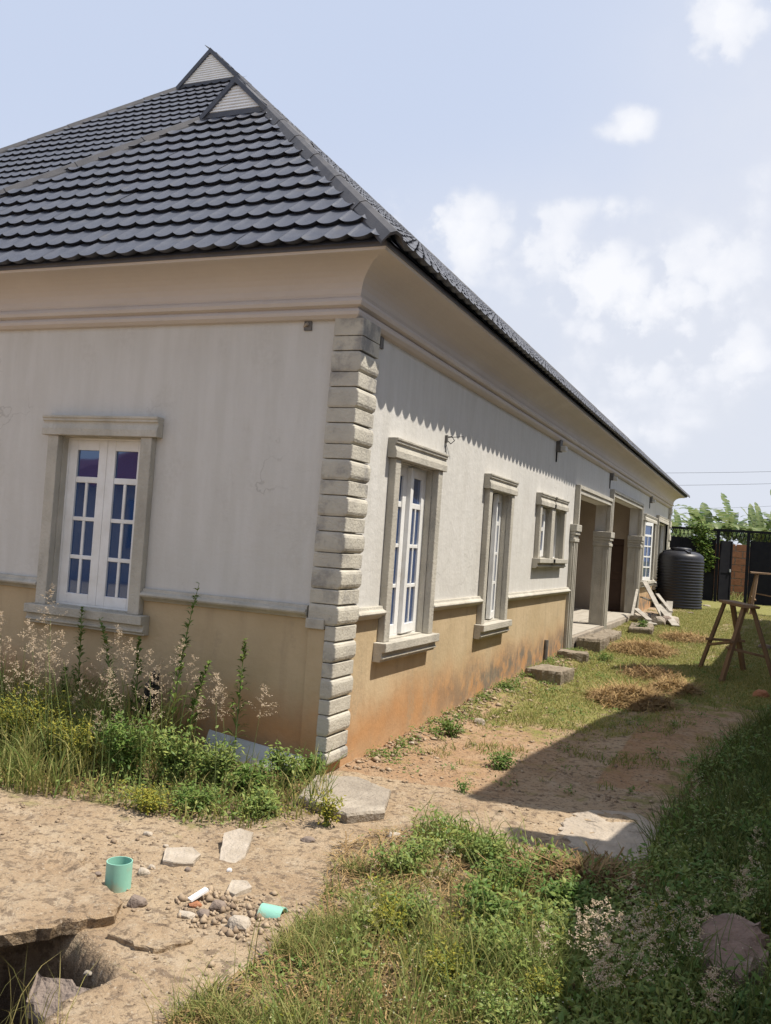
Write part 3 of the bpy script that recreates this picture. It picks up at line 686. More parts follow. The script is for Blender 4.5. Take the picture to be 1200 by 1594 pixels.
# left slopes, back slope and the gablets' little roofs
A1 = (c1x, y_gab1, zr1-.012); A2 = (c2x, y_gab2, zr2-.012); RB = (c2x, yE-(O-c2x), zr2-.012)
mb.add([(wl, -O, ZE-.012), (O-S1-W1, y_gab1, ZE+S1*T-.012), A1, (c1x, -O+D2+(O-c1x), zr1-.012), (wl, D2-O+.3, ZE-.012)], [(0, 1, 2, 3, 4)])
mb.add([(ml, -O+D2, ZE-.012), (O-S2-W2, y_gab2, ZE+S2*T-.012), A2, RB, (ml, yE, ZE-.012)], [(0, 1, 2, 3, 4)])
mb.add([(ml, yE, ZE-.012), RB, (O, yE, ZE-.012)], [(0, 1, 2)])
roof = mb.build('roof', m_tile, house)
TW, TV = .160, .258
def tile_arrays(nu=8, vlow=0.0, w=TW, length=TV+.03, flip=False):
    """one pressed tile: sagging pan between two cusps, its lower edge lifted over the course below"""
    us = np.linspace(0, 1, nu+1); H = .011
    prof_ = H*np.abs(2*us-1)**3
    rows = []
    for (v, lift_, pz) in ((0.045, -.006, .0), (0.0, .034, 1.), (length*.5, .020, .9), (length, .002, .55)):
        rows.append(np.stack([us*w, np.full(nu+1, v)+ (0), prof_*(pz if pz else 1.0)*1.0+lift_ if pz else prof_+lift_], -1))
    # the lower lip hangs a little lower in the middle of the pan
    sc_l = 1-np.abs(2*us-1)**2; rows[0][:, 1] -= .032*sc_l; rows[1][:, 1] -= .032*sc_l; rows[2][:, 1] -= .012*sc_l
    rows = [rows[0], rows[1], rows[1].copy(), rows[2], rows[3]]          # the lip's edge is sharp
    V = np.concatenate(rows); F = []
    for r in (0, 2, 3):
        for k in range(nu): F.append((r*(nu+1)+k, r*(nu+1)+k+1, (r+1)*(nu+1)+k+1, (r+1)*(nu+1)+k))
    return V, np.array(F)
TVt, TFt = tile_arrays()
me_tile = bpy.data.meshes.new('roof_tile'); me_tile.from_pydata(TVt.tolist(), [], TFt.tolist()); me_tile.materials.append(m_tile)
me_tile.polygons.foreach_set('use_smooth', [i >= 8 for i in range(len(TFt))])
def clip_mesh(V, F, outline):
    """cut a tile by the convex outline's sloping sides (local u,v coordinates); None when nothing is left"""
    bm = bmesh.new(); vv = [bm.verts.new(p) for p in V]
    for f in F: bm.faces.new([vv[i] for i in f])
    n = len(outline)
    for i in range(n):
        a = Vector((*outline[i], 0)); b = Vector((*outline[(i+1) % n], 0)); d = b-a
        if abs(d.y) < 1e-6: continue
        no = Vector((d.y, -d.x, 0)).normalized()
        bmesh.ops.bisect_plane(bm, geom=bm.verts[:]+bm.edges[:]+bm.faces[:], plane_co=a, plane_no=no, clear_outer=True)
        if not bm.faces: bm.free(); return None
    me = bpy.data.meshes.new('roof_tile'); bm.to_mesh(me); bm.free(); me.materials.append(m_tile); return me
def conv_in(out, u, v):
    return inpoly(out, u, v)
def sheet_jit(r, u):
    R_ = random.Random(r*131+int((u+20+.37*r)/1.28)*7)          # tiles come eight to a pressed sheet, sheets sit unevenly
    return Matrix.Translation((random.uniform(-.001, .001), R_.uniform(-.007, .007)+random.uniform(-.002, .002), R_.uniform(-.002, .006)+random.uniform(0, .0015)))
# wing front: single tiles
cand = []
nrow = int(vl(S1)/TV)+1
for r in range(nrow):
    v = r*TV
    for k in range(-2, int((O-wl)/TW)+2):
        u = wl+k*TW+(.0 if r % 2 == 0 else TW*.0)
        cu = np.array([u, u+TW, u, u+TW]); cv = np.array([v+.01, v+.01, min(v+TV, vl(S1)-.01)-.01, min(v+TV, vl(S1)-.01)-.01])
        ins = conv_in(OUT1, cu, cv)
        if not ins.any(): continue
        c = MF1 @ Vector((u+TW/2, v+TV/2, 0)); d = np.array(c)-CAM; px = 600+F_PX*(d@Rv)/(d@Fv)
        cand.append((0 if px > -60 else 1, np.linalg.norm(d), r, u, v, bool(ins.all())))
cand.sort()
restV, restF, nb = [], [], 0
def rest(Vw, F):
    global nb
    restV.append(Vw); restF.append(np.asarray(F)+nb); nb += len(Vw)
def xf(M_, V):
    A = np.array(M_); return V@A[:3, :3].T+A[:3, 3]
for q, (off, dist, r, u, v, full) in enumerate(cand):
    jit = sheet_jit(r, u)
    Mloc = MF1 @ Matrix.Translation((u, v, 0)) @ jit
    if q < 295 and off == 0:
        me = me_tile if full else clip_mesh(TVt, TFt, [(a-u, b-v) for a, b in OUT1])
        if me is None: continue
        o = bpy.data.objects.new('roof_tile', me); link(o, roof); o.matrix_basis = Mloc
    else:
        if full: rest(xf(Mloc, TVt), TFt)
        else:
            me = clip_mesh(TVt, TFt, [(a-u, b-v) for a, b in OUT1])
            if me:
                Vq = np.array([tuple(x.co) for x in me.vertices]); 
                for p in me.polygons:
                    if len(p.vertices) == 4: rest(xf(Mloc, Vq[list(p.vertices)]), [(0, 1, 2, 3)])
def field(M_, OUT, uvis, test=None):
    """the rest of a slope's tiles, joined"""
    us0 = min(p[0] for p in OUT); us1 = max(p[0] for p in OUT); vt = max(p[1] for p in OUT)
    for r in range(int(vt/TV)+1):
        v = r*TV
        for k in range(int((us1-us0)/TW)+1):
            u = us0+k*TW
            if not uvis(u, v): continue
            cu = np.array([u+TW*.5, u+.02, u+TW-.02]); cv = np.array([v+TV*.5, v+TV*.8, v+TV*.2]); cv = np.minimum(cv, vt-.02)
            ins = conv_in(OUT, cu, cv)
            if not ins[0]: continue
            A = xf(M_ @ Matrix.Translation((u, v, 0)) @ sheet_jit(r, u), TVt)
            if not (ins.all() and conv_in(OUT, np.array([u, u+TW]), np.array([min(v+TV, vt-.02)]*2)).all()):
                # pull in overhanging verts onto the outline's sloping side by clamping u at each v
                loc = TVt.copy(); loc[:, 0] += u; loc[:, 1] += v
                for i in range(len(OUT)):
                    a = np.array(OUT[i]); b = np.array(OUT[(i+1) % len(OUT)])
                    if abs(b[1]-a[1]) < 1e-6: continue
                    lo_, hi_ = min(a[1], b[1]), max(a[1], b[1])
                    msk = (loc[:, 1] >= lo_-.02) & (loc[:, 1] <= hi_+.02)
                    ub = a[0]+(b[0]-a[0])*(loc[:, 1]-a[1])/(b[1]-a[1])
                    if b[1] > a[1]: loc[:, 0] = np.where(msk & (loc[:, 0] > ub), ub, loc[:, 0])
                    else: loc[:, 0] = np.where(msk & (loc[:, 0] < ub), ub, loc[:, 0])
                A = xf(M_, loc)
            rest(A, TFt)
def vis2(u, v):
    # hidden under the wing roof when below the wing's own slopes
    if u > wl and v < vl(max(0, (O-c1x)-abs(u-c1x)))-.15: return False
    return u > ml and u > -9.5
field(MF2, OUT2, vis2)
field(MR, [(-O, 0), (yE, 0), (yE-(O-c2x), vl(O-c2x)), (y_gab2, vl(O-c2x)), (y_gab2, vl(S2)), (y_gab1+.75, vl(S1)+.0)] if False else OUTR, lambda u, v: True)
tf = np_mesh('roof_tile_field', np.concatenate(restV), np.concatenate(restF), m_tile, parent=roof); tf['kind'] = 'stuff'
# hip and ridge caps
def cap(path, r=.055):
    m_ = MB(); P = [Vector(p) for p in path]
    for i in range(len(P)-1):
        L = (P[i+1]-P[i]).length; n = max(1, int(L/.62))
        for k in range(n):
            a = P[i].lerp(P[i+1], k/n); b = P[i].lerp(P[i+1], (k+1)/n)
            d = (b-a).normalized(); side = d.cross(Vector((0, 0, 1))).normalized(); up = side.cross(d).normalized()
            a = a-d*.02; ra, rb = r*1.10, r*.96
            q = []
            for pt, rr in ((a, ra), (b, rb)):
                for (sx, su) in ((-1.25, -.62), (-.62, .35), (0, .62), (.62, .35), (1.25, -.62)): q.append(tuple(pt+side*sx*rr+up*(su*rr+.03)))
            lo_ = [tuple(Vector(x)-up*.02) for x in q]
            vs = q+lo_
            fs = [(j, j+1, 6+j, 5+j) for j in range(4)]+[(10+j, 15+j, 16+j, 11+j) for j in range(4)]+[(j, 10+j, 11+j, j+1) for j in range(4)]+[(5+j, 6+j, 16+j, 15+j) for j in range(4)]+[(0, 5, 15, 10), (4, 14, 19, 9)]
            m_.add(vs, fs)
    return m_
def hipL(s, cx, d): return (2*cx-(O-s), -O+d+s, ZE+s*T)
cap([P1(-.03), P1(S1)]).build('hip_cap', m_cap, roof)
cap([hipL(-.03, c1x, 0), hipL(S1, c1x, 0)]).build('hip_cap', m_cap, roof)
s_v = O-c1x
cap([(O-s_v, -O+D2+s_v, ZE+s_v*T), (O-S2, -O+D2+S2, ZE+S2*T)]).build('hip_cap', m_cap, roof)
cap([hipL(-.03, c2x, D2), hipL(S2, c2x, D2)]).build('hip_cap', m_cap, roof)
cap([(c1x, y_gab1+.04, zr1-.02), (c1x, -O+D2+s_v, zr1)]).build('ridge_cap', m_cap, roof)
cap([(c2x, y_gab2+.04, zr2-.02), (c2x, yE-(O-c2x), zr2)]).build('ridge_cap', m_cap, roof)
cap([(O+.02, yE+.02, ZE), (c2x, yE-(O-c2x), zr2)]).build('hip_cap', m_cap, roof)
# white louvred gablets
for (cx, yg, w_, zb, ns, gf) in ((c1x, y_gab1, W1, ZE+S1*T, 8, .045), (c2x, y_gab2, W2, ZE+S2*T, 12, .06)):
    h = w_/2*T; y0 = yg-.05
    g = MB().add([(cx-w_/2-.02, y0+.05, zb-.03), (cx+w_/2+.02, y0+.05, zb-.03), (cx, y0+.05, zb+h+.0)], [(0, 1, 2)])
    th = gf
    def rail(p, q, mbx, y_):
        p = Vector(p); q = Vector(q); d = (q-p).normalized(); nrm = Vector((-d.z, 0, d.x))*th
        if nrm.z > 0: nrm = -nrm
        mbx.add([tuple(p+Vector((0, y_, 0))), tuple(q+Vector((0, y_, 0))), tuple(q+nrm+Vector((0, y_, 0))), tuple(p+nrm+Vector((0, y_, 0))),
                 tuple(p+Vector((0, y_+.10, 0))), tuple(q+Vector((0, y_+.10, 0))), tuple(q+nrm+Vector((0, y_+.10, 0))), tuple(p+nrm+Vector((0, y_+.10, 0)))],
                [(0, 1, 2, 3), (7, 6, 5, 4), (0, 4, 5, 1), (3, 2, 6, 7), (0, 3, 7, 4), (1, 5, 6, 2)])
    rail((cx-w_/2-.09, y0-.05, zb-.08+.04), (cx, y0-.05, zb+h+.05), g, 0)
    rail((cx, y0-.052, zb+h+.05), (cx+w_/2+.09, y0-.052, zb-.08+.04), g, 0)
    g.box((cx-w_/2, y0-.03, zb-.03), (cx+w_/2, y0+.04, zb+.02))
    gab = g.build('gablet', m_tile, roof) if False else g.build('gablet', m_tile, house, label='small gablet with white louvres on the '+('lower front' if ns == 8 else 'taller rear')+' roof')
    z0 = zb+.028; z1 = zb+h-.03
    for k in range(ns):
        a = z0+(z1-z0)*k/ns; b = z0+(z1-z0)*(k+1.12)/ns
        ha = (w_/2)*(1-(a-zb)/h)-.012; hb = (w_/2)*(1-(b-zb)/h)-.012
        if hb < .004: hb = .004
        MB().add([(cx-ha, y0-.030, a), (cx+ha, y0-.030, a), (cx+hb, y0-.012, b), (cx-hb, y0-.012, b), (cx-ha, y0-.020, a-.004), (cx+ha, y0-.020, a-.004), (cx+hb, y0+.03, b), (cx-hb, y0+.03, b)],
                 [(0, 1, 2, 3), (7, 6, 5, 4), (0, 4, 5, 1), (3, 2, 6, 7), (0, 3, 7, 4), (1, 5, 6, 2)]).build('louvre_slat', m_gabw, gab)
# fascia board under the tiles
m_ = MB()
for (a, b) in (((-6.0+.0, -.375), (.372, -.360)),): m_.box((wl, -.362, 3.345), (.360, -.345, 3.374))
m_.box((.345, -.345, 3.345), (.362, yE-.06, 3.374)); m_.build('fascia', m_fascia, house)

# --- porch surrounds: pilasters, capitals and architraves
def pilaster(y0, y1, zt, zb, inner, ztop):
    p = MB().box((-LW-.004 if inner else 0.0, y0, zb), (.045, y1, zt))
    for yy in (y0+.02, (y0+y1)/2-.02, y1-.06): p.box((.045, yy, zb), (.068, yy+.04, zt))
    pp = p.build('pilaster', m_trim, house, bevel=.006)
    c = MB(); x0 = -LW-.012 if inner else 0.0
    c.box((x0, y0-.02, zt), (.078, y1+.02, zt+.05)).box((x0, y0-.015, zt+.05), (.065, y1+.015, zt+.10)).box((x0, y0-.028, zt+.10), (.085, y1+.028, zt+.15)).box((x0, y0-.04, zt+.15), (.10, y1+.04, zt+.25))
    c.build('capital', m_trim, pp, bevel=.008)
    if inner:
        # raised frame on the face towards the camera
        MB().box((-.19, y0-.012, zb+.1), (-.17, y0, zt-.03)).box((-.03, y0-.012, zb+.1), (-.01, y0, zt-.03)).build('panel_mould', m_trim, pp)
pilaster(7.56, 7.85, 1.72, .12, False, 2.42); pilaster(10.62, 10.92, 1.72, .20, True, 2.6); pilaster(14.82, 15.09, 1.78, .26, True, 2.6)
def archi(y0, y1, zt, z0):
    q = MB()
    for (d, a, b) in ((.075, 0, .055), (.05, .055, .09), (.065, .09, .125)):
        q.box((0, y0-.125+a, z0), (d, y0-.125+b, zt+.125-a)); q.box((0, y1+.125-b, z0), (d, y1+.125-a, zt+.125-a)); q.box((0, y0-.125+b, zt+.125-b), (d, y1+.125-b, zt+.125-a))
    q.build('architrave', m_trim, house, bevel=.004)
archi(7.85, 10.62, 2.42, 1.975); archi(10.93, 14.82, 2.60, 1.98); archi(18.15, 20.3, 2.50, 1.1)

# --- small fittings on the walls
def wallbox(name, P, size, label=None):
    return MB().box(tuple(a-b/2 for a, b in zip(P, size)), tuple(a+b/2 for a, b in zip(P, size)), .004).build(name, m_fit, house, label=label)
h_ = wallbox('conduit_box', (-.332, -.002, 2.953), (.055, .02, .065), 'broken conduit hole with a pipe stub in the shaded wall')
MB().tube([(-.36, .0, 2.95), (-.325, -.03, 2.962)], .011).build('pipe_stub', m_conc, h_)
wallbox('conduit_box', (.002, .47, 2.94), (.02, .05, .08))
b_ = wallbox('wall_bracket', (.008, 1.98, 2.455), (.03, .03, .06))
MB().tube([(.01, 1.98, 2.47), (.05, 2.0, 2.48), (.06, 2.05, 2.45), (.03, 2.04, 2.42), (.02, 1.99, 2.44)], .004, 5).tube([(.02, 2.0, 2.47), (.10, 2.16, 2.50)], .003, 5).tube([(.012, 1.975, 2.43), (.012, 1.97, 2.34)], .004, 5).build('loose_wire', m_wire, b_)
for (y, s) in ((6.35, 1.25), (10.7, 1.0), (16.5, 1.3)):
    w = wallbox('floodlight', (.03, y, 2.93), (.06, .09*s, .12*s))
    MB().box((.06, y-.05*s, 2.86), (.13, y+.05*s, 2.93)).build('lamp_head', m_fitw, w, bevel=.01)
    MB().tube([(.008, y-.02, 2.87), (.009, y-.025, 2.72)], .009, 5).build('cable', m_wire, w)
vp = MB().tube([(.025, 6.35, .05), (.025, 6.36, .42)], .028, 8).build('waste_pipe', m_fit, house)

# ---------------------------------------------------------------- water tank
TX, TY = .60, 18.5; TZ = gzs(TX, TY)-.03
tank = thing('water_tank', 'large black ribbed plastic water tank standing by the far end of the bungalow', 'water tank', (TX, TY, TZ))
pr = [(0.0, 0), (.535, 0), (.545, .03)]
nr = 17; h0, h1 = .05, 1.24
for k in range(nr):
    z = h0+(h1-h0)*k/nr; dz = (h1-h0)/nr
    pr += [(.540, z), (.558, z+dz*.25), (.560, z+dz*.5), (.545, z+dz*.8)]
pr += [(.545, 1.25), (.54, 1.30), (.515, 1.355), (.45, 1.40), (.34, 1.435), (.22, 1.45)]
MB().lathe([(r, z+TZ) for r, z in pr], 48, (TX, TY)).build('tank_body', m_tank, tank, smooth=True)
MB().lathe([(.235, 1.445+TZ), (.245, 1.46+TZ), (.245, 1.50+TZ), (.22, 1.525+TZ), (.10, 1.54+TZ), (0.001, 1.54+TZ)], 32, (TX, TY), False).build('tank_lid', m_tank, tank, smooth=True)
m_ = MB()
for k in range(4):
    a = k*math.pi/2+.5; m_.bar((TX+.26*math.cos(a), TY+.26*math.sin(a), TZ+1.455), (TX+.47*math.cos(a), TY+.47*math.sin(a), TZ+1.405), .07, .05)
m_.build('moulded_rib', m_tank, tank)

# ---------------------------------------------------------------- gate wall at the back
GYg = 24.0; gb = .40
def gatethings():
    gt = thing('metal_gate', 'tall black sheet metal gate with openwork top behind the water tank', 'gate', (.4, GYg, gb))
    m_ = MB().box((-1.4, GYg, gb+.03), (1.12, GYg+.04, 2.30)); m_.build('gate_sheet', m_steel, gt)
    m_ = MB()
    for x in (-.9, -.4, .1, .6): m_.box((x, GYg-.025, gb+.03), (x+.04, GYg, 2.30))
    m_.box((-1.4, GYg-.03, 1.3), (1.12, GYg-.001, 1.35)); m_.build('stiffener', m_steel, gt)
    MB().box((-1.4, GYg-.02, 2.54), (4.4, GYg+.05, 2.61)).build('top_rail', m_steel, gt)
    for x in (-1.48, 1.13, 1.98): MB().box((x, GYg-.05, gb-.1), (x+.09, GYg+.06, 2.54)).build('gate_post', m_steel, gt)
    m_ = MB()
    x = -1.36
    while x < 4.3:
        if abs(x-1.17) > .08: m_.bar((x, GYg+.015, 2.30), (x+.07, GYg+.015, 2.54), .02, .02); m_.bar((x+.09, GYg+.018, 2.30), (x+.02, GYg+.018, 2.54), .02, .02)
        x += .115
    o = m_.build('openwork', m_steel, gt)
    # narrow leaf standing ajar, right-hand leaf
    lf = MB(); M_ = Matrix.Translation((1.24, GYg, 0)) @ Matrix.Rotation(RAD(38), 4, 'Z'); lf.M = M_
    lf.box((0, -.02, gb+.04), (.42, .02, 2.26)).box((0, -.035, gb+.04), (.04, -.02, 2.26)).box((.38, -.035, gb+.04), (.42, -.02, 2.26)).box((.04, -.035, 1.3), (.38, -.02, 1.35))
    l_ = lf.build('gate_leaf', m_steel, gt)
    hn = MB(); hn.M = M_; hn.box((.33, -.07, 1.33), (.37, -.036, 1.42)); hn.build('latch', m_zinc, l_)
    MB().box((2.08, GYg, gb+.03), (4.4, GYg+.04, 2.30)).box((2.9, GYg-.03, gb+.03), (2.94, GYg-.001, 2.30)).build('gate_sheet', m_steel, gt)
gatethings()
bw = thing('block_wall', 'red clay block wall glimpsed through the gap in the black gate', 'wall', (1.9, 27.5, gb))
MB().box((-.2, 27.52, gb-.2), (4.2, 27.66, 2.20)).build('mortar_core', m_mortar, bw)
row = 0; z = gb+.02
while z < 2.1:
    x = -.2+(0 if row % 2 else -.22)
    while x < 4.2:
        a, b = max(x, -.2), min(x+.435, 4.2)
        if b-a > .06 and 1.0 < b and a < 3.6:
            MB().box((a+.01, 27.5, z+.01), (b-.01, 27.6, z+.215), .006).build('block', m_clay, bw)
        x += .445
    z += .23; row += 1

# ---------------------------------------------------------------- banana plants and the creeper
def banana(x, y, h, seed, label):
    R_ = random.Random(seed); z0 = gzs(x, y)
    t = thing('banana_plant', label, 'banana plant', (x, y, z0), 'banana plants beyond the gate')
    top = Vector((x+R_.uniform(-.15, .15), y, z0+h*.55))
    MB().tube([(x, y, z0-.05), tuple((Vector((x, y, z0))+top)/2), tuple(top)], [.13, .11, .07], 10).build('stem', m_bstem, t, smooth=True)
    n = 15
    for k in range(n):
        a = k*2.4+R_.uniform(-.4, .4); el = R_.uniform(.25, 1.25) if k < n-1 else 1.45
        L = R_.uniform(1.3, 2.1)*h/3.8; wd = R_.uniform(.15, .27)
        V = []; F = []; tn = []; ns = 22
        p = top.copy(); e = el; dirh = Vector((math.cos(a), math.sin(a), 0)); side = Vector((-math.sin(a), math.cos(a), 0))
        rows = []
        for i in range(ns+1):
            s = i/ns; e2 = el-1.5*s*s*(1.1 if el < 1.2 else .35)
            d = dirh*math.cos(e2)+Vector((0, 0, math.sin(e2)))
            w_ = wd*(0.03 if s < .14 else max(.01, math.sin(math.pi*min(1, (s-.10)/.9))**.55))
            up = side.cross(d)
            rows.append((p.copy(), w_, up)); p = p+d*(L/ns)
        base = 0
        # two half blades with ragged gaps
        for sg in (-1, 1):
            for i in range(ns):
                if s > 9: pass
                p0, w0, u0_ = rows[i]; p1, w1, u1_ = rows[i+1]
                tear = R_.uniform(.1, .6) if R_.random() < (.15, .55)[seed % 2] else .0
                droop = R_.uniform(.2, .55)
                q = [p0, p1, p1.lerp(p0, tear*.8)+side*sg*w1-u1_*(-.25+droop)*w1, p0+side*sg*w0-u0_*(-.25+droop)*w0]
                b0 = len(V); V += [tuple(c) for c in q]; F.append((b0, b0+1, b0+2, b0+3)); c_ = R_.uniform(0, .8); tn += [c_*.6+.3, c_*.6+.3, c_, c_]
        np_mesh('leaf', V, F, m_banana, tn, parent=t)
BN = [(.55, 28.9, 4.3, 'ragged banana plant rising just right of the bungalow end'), (1.35, 29.8, 4.1, 'banana plant above the middle of the black gate'),
      (2.3, 29.0, 3.9, 'banana plant above the gap in the gate'), (3.1, 29.8, 4.3, 'banana plant at the right edge of the picture'),
      (-.5, 30.5, 4.0, 'banana plant half hidden by the far corner of the bungalow'), (.2, 31.6, 4.2, 'banana plant behind the other bananas near the bungalow'),
      (1.9, 31.8, 4.1, 'banana plant at the back near the power pole'), (3.9, 31.2, 3.9, 'banana plant at the back beyond the right hand gate leaf'), (2.8, 32.6, 4.0, 'rearmost banana plant beside the pole')]
for i, (x, y, h, lb) in enumerate(BN): banana(x, y, h*.86, 40+i, lb)

def leaf_cloud(pos, size, tint, nrm_up=.5, aspect=.5, rg=rng):
    """many small folded leaves: pos (n,3), size (n,), returns verts, tris"""
    n = len(pos); a = rg.uniform(0, 2*np.pi, n); el = rg.normal(.15, .55, n)
    d = np.stack([np.cos(a)*np.cos(el), np.sin(a)*np.cos(el), np.sin(el)], -1)
    s = np.stack([-np.sin(a), np.cos(a), rg.normal(0, .35, n)], -1); s /= np.linalg.norm(s, axis=1)[:, None]
    up = np.cross(s, d)*-1
    L = size[:, None]; w = (size*aspect*.5)[:, None]
    v0 = pos; v1 = pos+d*L*.45+s*w-up*L*.05; v2 = pos+d*L*.45-s*w-up*L*.05; v3 = pos+d*L-up*L*.12; vm = pos+d*L*.5-up*L*.10*-1
    V = np.stack([v0, v1, v3, v2, vm], 1).reshape(-1, 3)
    b = (np.arange(n)*5)[:, None]
    F = np.concatenate([b+[0, 1, 4], b+[1, 2, 4], b+[2, 3, 4], b+[3, 0, 4]])
    return V, F, np.repeat(tint, 5)
cv = thing('creeper', 'leafy green creeper hanging over the black gate behind the tank', 'climbing plant', (1.0, GYg-.1, 1.2))
n = 900; t_ = rng.uniform(0, 1, n); pos = np.stack([.55+.45*t_+rng.normal(0, .16, n)*(1-.55*t_), GYg-.12+rng.normal(0, .06, n), 2.75-1.35*t_+rng.normal(0, .08, n)], -1)
V, F, tt = leaf_cloud(pos, rng.uniform(.06, .13, n), rng.uniform(0, 1, n), aspect=.9); np_mesh('foliage', V, F, m_leafA, tt, parent=cv)
MB().tube([(.55, GYg-.1, 2.72), (.75, GYg-.1, 2.2), (1.0, GYg-.1, 1.35)], [.012, .01, .006], 5).build('vine_stem', m_stem, cv)

# hedge of mixed scrub beyond the gate
n = 9000; xs = rng.uniform(-6, 9, n); zs = rng.uniform(0, 1, n)**.8*(1.9+.7*fbm(xs, xs*0, .9, 3, 4)); pos = np.stack([xs, 34+rng.normal(0, .8, n), .3+zs*.85], -1)
V, F, tt = leaf_cloud(pos, rng.uniform(.12, .30, n), rng.uniform(0, 1, n), aspect=.6)
o = np_mesh('scrub', V, F, m_leafA, tt); tag(o, 'mass of green scrub growing behind the banana plants', 'scrub', kind='stuff')

# ---------------------------------------------------------------- power pole and lines
pl = thing('power_pole', 'distant slim power pole rising over the banana plants', 'utility pole', (4.6, 57, .4))
MB().tube([(4.6, 57, .3), (4.6, 57, 6.05)], [.10, .075], 8).build('pole', m_pole, pl)
MB().box((4.35, 56.96, 5.62), (4.85, 57.04, 5.68)).box((4.50, 56.9, 4.1), (4.66, 57.1, 4.45)).build('crossarm', m_pole, pl)
def line(P, Q, sag, label, r=.010):
    P = Vector(P); Q = Vector(Q); pts = [P.lerp(Q, k/24)-Vector((0, 0, sag*4*(k/24)*(1-k/24))) for k in range(25)]
    tag(MB().tube([tuple(p) for p in pts], r, 4, False).build('power_line', m_wire), label, 'power line', 'overhead wires crossing the sky')
dl = raydir(1010, 719); dr = raydir(1200, 718); dl2 = raydir(1010, 745); dr2 = raydir(1200, 741)
def far_pt(px, py, Yd):
    d = raydir(px, py); k = (Yd-CAM[1])/d[1]; return CAM+d*k
line(far_pt(700, 730, 44), far_pt(1500, 722, 52), .35, 'upper overhead wire crossing the sky right of the roof')
line(far_pt(700, 752, 44), far_pt(1500, 741, 52), .30, 'lower overhead wire crossing the sky right of the roof')
line((4.6, 57, 5.65), (-14, 60, 5.4), .5, 'faint wire running left from the distant power pole', .008)

# ---------------------------------------------------------------- sawhorses
def sawhorse(x, y, rz, label, plank=True, scale=1.0):
    z0 = gzs(x, y); t = thing('sawhorse', label, 'sawhorse', (x, y, z0), 'rough timber sawhorses')
    M_ = Matrix.Translation((x, y, z0)) @ Matrix.Rotation(rz, 4, 'Z') @ Matrix.Scale(scale, 4)
    def P(a, b, c): return tuple(M_ @ Vector((a, b, c)))
    H = 1.02; L = .62
    q = MB(); q.M = M_; q.box((-L-.05, -.10, H-.03), (L, .10, H), .012).build('top_board', m_wood, t)
    for sx in (-1, 1):
        for sy in (-1, 1):
            MB().bar(P(sx*(L-.10), sy*.05, H-.02), P(sx*(L+.06)+random.uniform(-.04, .04), sy*(.34+random.uniform(-.03, .05)), -.03), .062, .042).build('leg', m_wood, t)
        MB().bar(P(sx*(L-.04), -.27, .40+.05*sx), P(sx*(L-.04), .27, .44), .06, .03).build('brace', m_wood, t)
    MB().bar(P(-L, .22, .52), P(L, .20, .36), .05, .028).build('stretcher', m_wood, t)
a = G(1122, 1050)
sawhorse(a[0]+.16, a[1]+.0, RAD(106), 'brown timber sawhorse standing on the grass right of the straw heaps, nearest', scale=.93)
a = G(1186, 960)
sawhorse(a[0]+.35, a[1]+.6, RAD(10), 'far timber sawhorse in front of the right hand gate leaf', scale=1.0)

# ---------------------------------------------------------------- stones, slabs, pipe and rubble
def rock(name, m, loc, size, seed, label, cat, group=None, rough=.28, rot=0, parent=None, sub=2, flat=1.0):
    bm = bmesh.new(); bmesh.ops.create_icosphere(bm, subdivisions=sub, radius=1)
    for v in bm.verts:
        p = v.co*1.1+Vector((seed*3.1, seed*1.7, seed)); v.co *= 1+rough*mnoise.noise(p)*1.6+rough*.45*mnoise.noise(p*3.1)
        for ax in (Vector((1, .2, .1)), Vector((-.3, 1, .25)), Vector((.1, -.2, 1)), Vector((-.8, -.7, .4))):
            k = ax.normalized(); d_ = v.co.dot(k); lim = .72
            if d_ > lim: v.co -= k*(d_-lim)*.85
    bmesh.ops.rotate(bm, verts=bm.verts, cent=(0, 0, 0), matrix=Matrix.Rotation(rot, 3, 'Z'))
    for v in bm.verts: v.co = Vector((v.co.x*size[0], v.co.y*size[1], v.co.z*size[2]))
    me = bpy.data.meshes.new(name); bm.to_mesh(me); bm.free(); me.materials.append(m)
    o = bpy.data.objects.new(name, me); o.location = loc; link(o, parent)
    if label: tag(o, label, cat, group)
    return o
